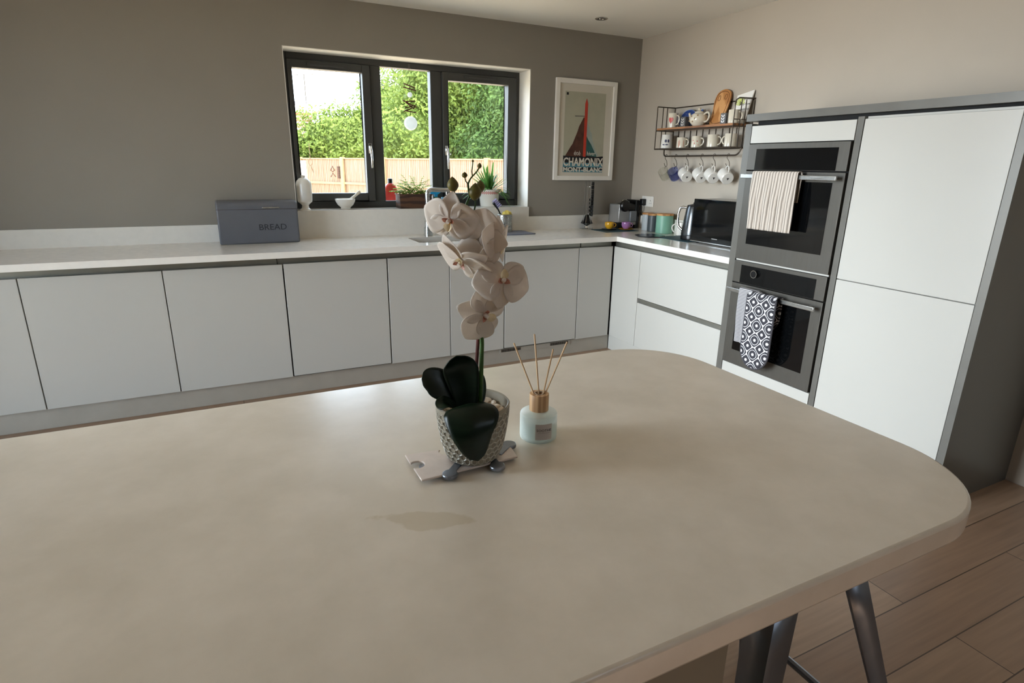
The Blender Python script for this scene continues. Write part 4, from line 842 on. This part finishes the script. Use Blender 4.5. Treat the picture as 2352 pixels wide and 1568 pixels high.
for sx_ in (-1, 1):
    for sy_ in (-1, 1):
        top = Vector((sx_*.125, sy_*.125, .64)); bot = Vector((sx_*.31, sy_*.24, 0)); q = MB()
        def ff(u, v, top=top, bot=bot, sx_=sx_, sy_=sy_):
            c = bot.lerp(top, v); wd = .034+.030*v
            if u < .5: return tuple(c+Vector((-sx_*wd*(1-2*u), 0, 0)))
            return tuple(c+Vector((0, -sy_*wd*(2*u-1), 0)))
        q.grid(ff, 2, 6).build('leg', M['pewter'], st, solid=.003)
MB().prism(rrect(-.155, -.155, .155, .155, .05), .64, .655).build('seat', M['pewter'], st, bevel=.006)
q = MB(); a = .165
for p0, p1 in (((-a, -a), (a, -a)), ((a, -a), (a, a)), ((a, a), (-a, a)), ((-a, a), (-a, -a))): q.tube([(*p0, .25), (*p1, .25)], .009, 8)
q.build('foot_rail', M['pewter'], st)
IZ = .903
# ------------------------------------------------------------------ trivet
RZ = math.atan2(-0.44316806, 0.89643855)
OA = (-2.8822, -3.3639, IZ)
tv = thing('puzzle_trivet', 'flat aluminium jigsaw shaped trivet under the orchid pot', 'trivet', OA, RZ)
def notch(p0, p1, t, r, inward=True, n=14):
    p0 = Vector(p0); p1 = Vector(p1); d = (p1-p0).normalized(); nrm = Vector((-d.y, d.x)); c = p0.lerp(p1, t)+nrm*r*.75
    a0 = math.atan2(-nrm.y, -nrm.x); half = .72; out = []
    for i in range(n+1):
        a = a0-half-(2*PI-2*half)*i/n; out.append((c.x+r*math.cos(a), c.y+r*math.sin(a)))
    return out
A1, A2, A3, A4 = (-.121, -.003), (-.078, -.088), (.080, -.002), (.058, .062)
pp = [A2]+[A3, A4]+notch(A4, A1, .62, .0125)+[A1]+notch(A1, A2, .45, .0125)
MB().prism(pp, .006, .010).build('trivet_plate', M['alu'], tv, bevel=.001, seg=1)
for x, y, ang in ((-.034, -.066, 1.25), (.064, .045, -2.0), (.045, -.036, 2.0)):
    q = MB(); X = Matrix.Translation((x, y, 0)); q.lathe([(.0125, .004), (.0135, .006), (.0135, .010), (.012, .0115), (0, .012)], 20, X=X)
    q.box((-.007, 0, .006), (.007, .045, .0115), X=X @ Matrix.Rotation(ang-PI/2, 4, 'Z'))
    q.lathe([(.005, 0), (.005, .005)], 10, X=X)
    q.build('trivet_knob', M['pewter'], tv, bevel=.0008, seg=1)
MB().lathe([(.006, 0), (.006, .0065)], 10, X=Matrix.Translation((-.085, -.035, 0))).build('foot', M['pewter'], tv)
# ------------------------------------------------------------------ orchid
oc = thing('potted_orchid', 'white flowering orchid in a honeycomb textured grey pot', 'orchid', (OA[0], OA[1], IZ+.0118), RZ)
ZO = -.0118
def prad(z): # pot outer radius
    pts_ = [(0, .044), (.010, .0485), (.03, .0545), (.055, .0590), (.08, .0620), (.1, .0635)]
    for (z0, r0), (z1, r1) in zip(pts_, pts_[1:]):
        if z <= z1: return r0+(r1-r0)*(z-z0)/(z1-z0)
    return pts_[-1][1]
pot = MB().lathe([(0, 0), (.040, 0), (.044, .001)]+[(prad(z), z) for z in (.004, .010, .02, .03, .042, .055, .068, .08, .093)]+[(.0640, .096), (.0645, .100), (.0625, .102), (.0600, .100), (.0585, .088), (.057, .07), (0, .07)], 64)
rows, hexr = 9, .0068
for j in range(rows):
    z = .010+j*hexr*1.42; rr = prad(z); n = 26
    for k in range(n):
        a = 2*PI*(k+.5*(j % 2))/n; loop = []
        for i in range(6):
            b_ = PI/3*i+PI/6; hx = hexr*.93*math.cos(b_)*rr/.0595; hz_ = hexr*.93*math.sin(b_); r2 = prad(z+hz_)+.0006; loop.append((r2*math.cos(a+hx/rr), r2*math.sin(a+hx/rr), z+hz_))
        pot.tube(loop, .00085, 4, mi=1, closed=True)
pot.build('plant_pot', [M['potw'], M['pothex']], oc)
pb0 = None
rnd = random.Random(3)
for k in range(85):
    for _ in range(30):
        x, y = rnd.uniform(-.056, .056), rnd.uniform(-.056, .056)
        if x*x+y*y < .053**2: break
    if pb0 is None:
        pb0 = MB().ball((0, 0, 0), (.0062, .0045, .0038), 12, 8).build('pebble', M['pebble'], oc); o_ = pb0
    else: o_ = pb0.copy(); COL.objects.link(o_)
    o_.location = (x, y, .083+rnd.uniform(0, .006)); o_.rotation_euler = (rnd.uniform(-.6, .6), rnd.uniform(-.6, .6), rnd.uniform(0, PI)); s_ = rnd.uniform(.8, 1.25); o_.scale = (s_, s_, s_)
MB().lathe([(0, .066), (.0570, .066), (.0578, .0815), (0, .0825)], 32).build('gravel_bed', M['pebble'], oc)
# big leathery leaves: spine curve + width
def bigleaf(spine, wd, nrm, parent, cup=.25, name='leaf', tip=1.0):
    S = []; P = [Vector(p) for p in spine]
    for i in range(25):
        t = i/24; 
        # catmull
        k = t*(len(P)-1); i0 = min(int(k), len(P)-2); f = k-i0
        p0 = P[max(i0-1, 0)]; p1 = P[i0]; p2 = P[i0+1]; p3 = P[min(i0+2, len(P)-1)]
        S.append(.5*((2*p1)+(p2-p0)*f+(2*p0-5*p1+4*p2-p3)*f*f+(3*p1-p0-3*p2+p3)*f**3))
    q = MB(); vs = []; nu = 10
    for i, c in enumerate(S):
        t = i/24; tg = (S[min(i+1, 24)]-S[max(i-1, 0)]).normalized(); sd_ = tg.cross(Vector(nrm)).normalized(); up = sd_.cross(tg)
        w0 = wd*(min(1, .32+t*1.6))*(max(0.0, 1-max(0, t-.45)**2.2*4.2*.9))**.5 if t < .999 else .001
        w0 = wd*max(.02, (.35+.65*math.sin(min(1, t*1.55)*PI/2))*max(0, 1-max(0, (t-.45)/.55)**(2.4 if tip > .9 else 1.55))**(.5 if tip > .9 else .62))
        for j in range(nu+1):
            s_ = j/nu*2-1; vs.append(c+sd_*w0*s_+up*(cup*w0*abs(s_)**1.5))
    fs = [(i*(nu+1)+j, i*(nu+1)+j+1, (i+1)*(nu+1)+j+1, (i+1)*(nu+1)+j) for i in range(24) for j in range(nu)]
    q.add(vs, fs); return q.build(name, M['green'], parent, solid=.0018)
z_ = ZO
bigleaf([(-.010, -.010, .075), (-.012, -.004, .115), (-.018, .002, .150), (-.022, .0, .172), (-.026, -.010, .187)], .031, (0, -1, .15), oc, .25)
bigleaf([(-.010, -.002, .085), (-.030, .0, .112), (-.052, -.002, .130), (-.070, -.006, .141), (-.085, -.012, .146)], .027, (0, -.75, .65), oc, .12)
bigleaf([(-.004, -.012, .080), (-.002, -.035, .112), (.002, -.062, .108), (.006, -.080, .078), (.014, -.079, .030)], .0475, (0, -.5, .86), oc, -.18, tip=.5)
bigleaf([(-.02, -.01, .078), (-.034, -.022, .102), (-.046, -.032, .110), (-.056, -.038, .104)], .015, (0, -.4, .9), oc, .3)
bigleaf([(-.005, -.006, .078), (.005, .01, .10), (.004, .03, .125), (.0, .05, .135)], .018, (0, -.9, .4), oc, .3)
def P3(x, z, y=0): return Vector((x, y, z+ZO))
sg1 = [P3(.012, .080), P3(.0131, .1024), P3(.0148, .16, .001), P3(.0162, .2174), P3(.0150, .27), P3(.0112, .3284, .002), P3(.004, .36, .004), P3(-.006, .3844, .004), P3(-.0115, .395, .004), P3(-.0135, .4049, .003), P3(-.0140, .42), P3(-.0111, .4387), P3(-.0035, .4574), P3(-.0045, .468), P3(-.0054, .477), P3(-.002, .484), P3(.0014, .4882), P3(.008, .495), P3(.0115, .5005)]
MB().tube(sg1, [.0038]*4+[.0034]*4+[.003]*4+[.0017]*3+[.0012]*4, 10).build('stem', M['stemg'], oc)
MB().tube([P3(.0030, .085, .004), P3(.0033, .1063, .004), P3(.006, .17, .004), P3(.0096, .2249, .004), P3(.013, .28, .004), P3(.0172, .3285, .006), P3(.0165, .345, .006)], [.0032, .0034, .003, .0032, .0028, .003, .0028], 8).build('support_stem', M['stemr'], oc)
q = MB(); 
q.tube([P3(-.0111, .4387), P3(-.018, .447), P3(-.024, .456), P3(-.027, .465)], .0014, 6)
q.tube([P3(-.0054, .477), P3(-.009, .481), P3(-.010, .486)], .001, 6); q.tube([P3(.0014, .4882), P3(.0005, .496), P3(.0018, .505), P3(.0022, .509)], .001, 6)
q.tube([P3(-.006, .425), P3(.003, .432), P3(.006, .445), P3(.0055, .455)], .0014, 6); q.tube([P3(.0055, .45), P3(.010, .456, .008), P3(.013, .465, .012)], .0012, 6)
q.tube([P3(-.006, .352, .0), P3(-.012, .353), P3(-.018, .358, -.01), P3(-.02, .366, -.014)], .0015, 6); q.build('branch_stem', M['stemg'], oc)
def budf(x, z, r, h, tilt=0, y=0):
    prof = [(0, -h*.5)]+[(r*math.sin(PI*t)**.8*(1-.25*t), -h*.5+h*t) for t in [i/12 for i in range(1, 12)]]+[(0, h*.5)]
    MB().lathe(prof, 16, X=Matrix.Translation(P3(x, z, y)) @ Matrix.Rotation(tilt, 4, 'Y')).build('bud', M['bud'], oc)
budf(-.029, .4755, .0102, .0245, -.08); budf(.0054, .465, .0115, .028, .06); budf(.013, .473, .0085, .020, 0, .012); budf(-.0105, .490, .0052, .0095); budf(.0125, .504, .0040, .009, .1); budf(.0022, .511, .0022, .005)
def petalmesh(q, ang, ln, wd, cupf, base=.0, bend=.2, tipsharp=.5, X=None, mi=0, ruffle=.0):
    ca, sa = math.cos(ang), math.sin(ang); nu, nv = 8, 12; vs = []
    for j in range(nv+1):
        t = j/nv; w0 = wd*(math.sin(PI*min(1, t**tipsharp*.97+.02)))**.75
        if t == 0: w0 = wd*.12
        for i in range(nu+1):
            s_ = i/nu*2-1; r_ = base+ln*t; lat = w0*s_; z = -bend*ln*t*t + cupf*w0*(s_*s_)+ruffle*math.sin(6*s_+5*t)*w0
            vs.append((ca*r_-sa*lat, sa*r_+ca*lat, z))
    q.add(vs, [(j*(nu+1)+i, j*(nu+1)+i+1, (j+1)*(nu+1)+i+1, (j+1)*(nu+1)+i) for j in range(nv) for i in range(nu)], mi, X)
def flower(c, face, roll, s=1.0, y=0, throat=True):
    """face: direction the bloom looks to, in the pot's axes (x right, y away, z up)"""
    fz = Vector(face).normalized(); ux = Vector((0, 0, 1)); ux = (ux-fz*ux.dot(fz)).normalized(); xx = ux.cross(fz)
    R_ = Matrix((xx, ux, fz)).transposed().to_4x4()
    X = Matrix.Translation(P3(*c, y)) @ R_ @ Matrix.Rotation(roll, 4, 'Z') @ Matrix.Scale(s, 4)
    e = bpy.data.objects.new('flower', None); COL.objects.link(e); e.parent = oc; e.matrix_local = X; e.empty_display_size = .02
    for a_, ln, wd in ((PI/2, .042, .0185), (RA(215), .042, .0185), (RA(325), .042, .0185)):
        q = MB(); petalmesh(q, a_, ln, wd, .18, .002, .22, .8, X=Matrix.Translation((0, 0, -.0015))); q.build('sepal', M['petal'], e, solid=.0007)
    for a_ in (RA(12), RA(168)):
        q = MB(); petalmesh(q, a_, .045, .0300, .10, .002, .20, .80, ruffle=.04); q.build('petal', M['petal'], e, solid=.0007)
    q = MB(); petalmesh(q, -PI/2, .015, .0065, .9, .001, -.25, .7, X=Matrix.Translation((0, 0, .003)))
    petalmesh(q, RA(30), .010, .0045, .7, .001, -.75, .7, X=Matrix.Translation((0, 0, .002)), mi=1); petalmesh(q, RA(150), .010, .0045, .7, .001, -.75, .7, X=Matrix.Translation((0, 0, .002)), mi=1)
    q.ball((0, -.002, .004), (.0028, .003, .003), 10, 8, mi=2 if throat else 0); q.build('lip', [M['lip'], M['lipr'], M['lipy']], e)
    q = MB().tube([(0, .001, 0), (0, .002, .006), (0, .0005, .010)], [.0035, .0035, .003], 8); q.build('column', M['petal'], e)
    return e
flower((-.0335, .4215), (-.25, -.9, -.30), RA(-10), 1.0, -.012)
flower((.0110, .3930), (.10, .95, .10), RA(95), 1.10, -.008, False)
flower((.0420, .3850), (.90, -.42, -.10), RA(-15), 1.0, .0, False)
flower((-.0150, .3600), (-.45, -.60, -.66), RA(150), 1.10, -.014, False)
flower((.0500, .3300), (.30, -.85, .25), RA(172), 1.05, -.014, False)
flower((.0220, .2720), (.50, -.80, -.18), RA(72), 1.12, -.012, False)
# ------------------------------------------------------------------ reed diffuser
rd = thing('reed_diffuser', 'frosted glass reed diffuser lettered SOOTHE beside the orchid', 'diffuser', (-2.7312, -3.3297, IZ), RZ)
MB().lathe([(0, 0), (.032, 0), (.0355, .003), (.0360, .008), (.0360, .049), (.0348, .0530), (.030, .0560), (.020, .0580), (.0150, .0590), (.0150, .064)], 48).build('bottle', M['frost'], rd)
MB().lathe([(0, .004), (.0315, .004), (.0325, .007), (.0325, .038), (0, .038)], 40).build('liquid', M['liquid'], rd)
MB().ring([(.0182, .056), (.0185, .057), (.0185, .0900), (.0180, .0910), (.010, .0910), (.0085, .088), (.0085, .058)], 36).build('wooden_collar', M['collar'], rd)
MB().ring([(.0095, .0905), (.0095, .0918), (.0075, .0918), (.0075, .0905)], 28).build('stopper_ring', M['chrome'], rd)
q = MB(); vs = []; la = []
for i in range(9):
    a = -PI/2+.10+.46*2*(i/8)-.30; vs += [(.0364*math.cos(a), .0364*math.sin(a), .010), (.0364*math.cos(a), .0364*math.sin(a), .042)]
q.add(vs, [(2*i, 2*i+2, 2*i+3, 2*i+1) for i in range(8)]); q.build('paper_label', M['label'], rd)
lt = text('lettering', 'SOOTHE', .0068, M['ink'], rd, (0, 0, 0), (0, 0, 0), ext=.00005, sx=1.1)
for v_ in lt.data.vertices:
    x, y, z = v_.co; a = -PI/2+.26+x/.0366; v_.co = ((.0367+z)*math.cos(a), (.0367+z)*math.sin(a), y+.0275)
q = MB(); q.add([(.0367*math.cos(-PI/2+.26+x/.0367), .0367*math.sin(-PI/2+.26+x/.0367), z) for x in (-.012, -.006, 0, .006, .012) for z in (.0245, .0248)], [(2*i, 2*i+2, 2*i+3, 2*i+1) for i in range(4)]); q.build('label_line', M['ink'], rd)
for i, (x, z, y) in enumerate(((-.0500, .1881, .006), (-.0125, .2089, -.004), (.0235, .1782, .004), (.0479, .1956, -.006))):
    bx = (.002-.006*(x/.05)); q = tag(MB().tube([(bx*1.0+(-x)*.25, -y, .012), (x, y, z)], .00155, 8).build('diffuser_reed', M['reed']), 'pale reed stick in the diffuser, %s from the left' % ords[i], 'reed', 'reeds in the diffuser')
    q.location = rd.location; q.rotation_euler = rd.rotation_euler
# ------------------------------------------------------------------ outside
struct(MB().box((-30, .3, -.35), (30, 45, -.25)).build('ground', M['patio']))
struct(MB().box((-30, -20, -.35), (XL-.3, .3, -.25)).build('ground_side', M['patio']))
def fence(p0, p1, lb, zt0=1.50, n=1):
    p0 = Vector((*p0, 0)); p1 = Vector((*p1, 0)); d = p1-p0; ln = d.length; a = math.atan2(d.y, d.x)
    o = thing('garden_fence', lb, 'fence', (p0.x, p0.y, -.25), a)
    zt1 = zt0+.25; q = MB(); k = int(ln/.10)
    for i in range(k):
        x = i*ln/k; X = Matrix.Translation((x, 0, 0)) @ Matrix.Rotation(RA(5), 4, 'Z'); q.box((0, 0, .02), (ln/k+.008, .014, zt1-.03), X=X)
    q.build('fence_boards', M['fence'], o)
    MB().box((0, -.04, zt1-.03), (ln, .05, zt1+.0)).build('capping_rail', M['fencep'], o)
    q = MB(); q.box((0, -.05, zt1-.68), (ln, -.001, zt1-.62)).box((0, -.05, .3), (ln, -.001, .36)).build('cross_rail', M['fencep'], o)
    m_ = max(2, int(ln/1.5)+1)
    for i in range(m_):
        x = ln*i/(m_-1); MB().box((x-.045, -.08, 0), (x+.045, .03, zt1+.02)).build('fence_post', M['fencep'], o)
fence((-9.5, 25.0), (-.17, 12.37), 'sunlit timber fence receding at the left of the view outside', 1.53)
fence((-.17, 12.37), (3.6, 4.9), 'timber board fence running toward the house behind the sink', 1.54)
q = thing('fence_ornament', 'small dark wall ornament fixed on the garden fence', 'ornament', (-.45, 12.45, .0))
MB().tube([(-.05, 0, 1.22), (0, 0, 1.32), (.05, 0, 1.22), (0, 0, 1.18)], .02, 6, closed=True).tube([(-.06, 0, 1.04), (0, 0, 1.14), (.07, 0, 1.05)], .018, 6).box((.12, 0, 1.0), (.36, .03, 1.32)).build('ornament_body', M['woodd'], q)
lp = thing('rope_loop', 'grey rope loop hanging on the fence outside', 'rope', (-.95, 12.85, 0))
MB().tube([(.05*math.sin(i*PI/6), 0, 1.42-.09*math.cos(i*PI/6)) for i in range(12)], .010, 6, closed=True).tube([(0, 0, 1.5), (0, 0, 1.9)], .006, 5).tube([(0, 0, 1.33), (.06, 0, 1.15)], .012, 5).build('rope', M['bark'], lp)
wb = thing('white_panel', 'bright white panel standing against the far fence', 'panel', (-1.33, 12.5, -.25)); MB().box((-.22, 0, 0), (.22, .05, 1.70)).build('panel_body', M['render'], wb, bevel=.01)  # plain panel standing in for an unidentified white patch by the fence
hs = thing('brick_house', 'distant red brick house behind the left trees', 'house', (-2.2, 28.5, -.25))
MB().box((-6, 0, 0), (3.6, 6, 4.05)).build('house_wall', M['brick'], hs); MB().box((-6.3, -.4, 4.05), (3.9, 6.3, 4.35)).build('eaves', M['render'], hs)
MB().box((1.2, -.05, .6), (3.2, -.01, 2.9)).build('window', M['render'], hs)
q = MB(); q.prism([(-6.3, 4.35), (3.9, 4.35), (3.0, 4.55), (-6.3, 4.55)], -6, .3, X=Matrix(((1, 0, 0, 0), (0, 0, -1, 0), (0, 1, 0, 0), (0, 0, 0, 1)))).build('roof', mat('roof_slate', (96, 92, 96), .8), hs)
an = thing('roof_aerial', 'thin television aerial on the distant house', 'aerial', (1.35, 29.8, -.25)); MB().tube([(0, 0, 4.55), (0, 0, 6.0)], .03, 6).tube([(-.5, 0, 5.95), (.5, 0, 6.05)], .02, 6).tube([(-.3, -.25, 5.97), (-.3, .25, 5.97)], .015, 5).tube([(.3, -.25, 6.03), (.3, .25, 6.03)], .015, 5).build('aerial_mast', M['iron'], an)
def tree(lb, x, y, blobs, nleaf, ls, mt_, seed, trunk=.12):
    R_ = random.Random(seed); o = thing('garden_tree', lb, 'tree', (x, y, -.25), 0, 'trees beyond the fence')
    q = MB(); tot = sum(b_[3]*b_[4]*2+b_[3]*b_[5] for b_ in blobs); vs = []; fs = []
    for bx, by, bz, rx, ry, rz_ in blobs:
        k = int(nleaf*(rx*ry*2+rx*rz_)/sum(c_[3]*c_[4]*2+c_[3]*c_[5] for c_ in blobs))
        for _ in range(k):
            v_ = Vector((R_.gauss(0, 1), R_.gauss(0, 1), R_.gauss(0, 1))).normalized(); 
            lump = 1+.12*math.sin(v_.x*7+bx*3)*math.sin(v_.z*8+bz)+.1*math.sin(v_.y*9+v_.z*5)
            rr_ = lump*R_.uniform(.70, 1.06); c = Vector((bx+v_.x*rx*rr_, by+v_.y*ry*rr_, bz+v_.z*rz_*rr_))
            n_ = (v_+Vector((R_.uniform(-1, 1), R_.uniform(-1, 1), R_.uniform(-.6, 1)))*.8).normalized(); t1 = n_.orthogonal().normalized(); t1 = Matrix.Rotation(R_.uniform(0, 6.28), 3, n_) @ t1; t2 = n_.cross(t1); s_ = ls*R_.uniform(.6, 1.3)
            i0 = len(vs); vs += [c-t1*s_, c+t2*s_*.45+n_*s_*.1, c+t1*s_, c-t2*s_*.45+n_*s_*.1]; fs.append((i0, i0+1, i0+2, i0+3))
    me = bpy.data.meshes.new('foliage'); me.from_pydata(vs, [], fs); me.materials.append(mt_); fo = bpy.data.objects.new('foliage', me); COL.objects.link(fo); fo.parent = o
    q = MB()
    for b_ in blobs:
        def lump_(u, v, b_=b_):
            a = 2*PI*u; e_ = PI*v; d_ = Vector((math.sin(e_)*math.cos(a), math.sin(e_)*math.sin(a), math.cos(e_))); k_ = .70+.06*math.sin(5*a+b_[0])*math.sin(e_)+.05*math.sin(9*a+7*e_)*math.sin(e_)
            return (b_[0]+d_.x*b_[3]*k_, b_[1]+d_.y*b_[4]*k_, b_[2]+d_.z*b_[5]*k_)
        q.grid(lump_, 24, 14)
    q.build('inner_foliage', mt_, o)
    q = MB(); cz_ = sum(b_[2] for b_ in blobs)/len(blobs); cx_ = sum(b_[0] for b_ in blobs)/len(blobs); cy_ = sum(b_[1] for b_ in blobs)/len(blobs)
    q.tube([(0, 0, 0), (cx_*.3, cy_*.3, cz_*.5), (cx_, cy_, cz_)], [trunk, trunk*.8, trunk*.5], 8)
    for b_ in blobs: q.tube([(cx_*.3, cy_*.3, cz_*.5), (b_[0]*.7, b_[1]*.7, b_[2]*.8), (b_[0], b_[1], b_[2])], [trunk*.6, trunk*.4, trunk*.15], 6)
    q.build('trunk', M['bark'], o)
tree('pale yellow green tree behind the far fence, left light', 1.4, 19.5, [(0, 0, 2.4, 2.2, 1.3, 1.3), (-2.2, .5, 1.4, 1.6, 1.2, 1.1), (2.0, 0, 3.4, 1.7, 1.4, 1.6), (-3.6, 1, 1.2, 1.4, 1, .9)], 26000, .085, LEAF[0], 1)
tree('tall bright leafed tree filling the middle window light', 3.3, 13.2, [(0, 0, 4.2, 1.9, 1.6, 1.7), (-1.1, 0, 2.4, 1.5, 1.2, 1.3), (.9, -.6, 2.3, 1.5, 1.2, 1.3), (.6, -.4, 5.6, 1.6, 1.3, 1.3)], 34000, .066, LEAF[0], 2)
tree('mid green tree right of the bright one behind the fence', 4.6, 10.8, [(0, 0, 3.2, 1.6, 1.4, 1.5), (-.6, .4, 1.9, 1.4, 1.1, 1.1), (.3, 0, 4.6, 1.5, 1.3, 1.3)], 24000, .060, LEAF[1], 3)
tree('dense olive green hedge tree in the right window light', 4.9, 8.2, [(0, 0, 2.0, 1.3, 1.3, 1.2), (0, .3, 3.4, 1.4, 1.4, 1.3), (.6, -1.2, 2.4, 1.3, 1.3, 1.6), (.4, -.6, 4.4, 1.3, 1.3, 1.0), (1.5, -2.2, 2.5, 1.4, 1.4, 1.8)], 34000, .050, LEAF[2], 4)
tree('low warm green shrub at the left edge behind the fence', -2.4, 18.2, [(0, 0, 1.7, 1.5, 1.0, 1.0), (-1.6, 1.5, 1.6, 1.4, 1.0, .9)], 7000, .10, LEAF[0], 5)
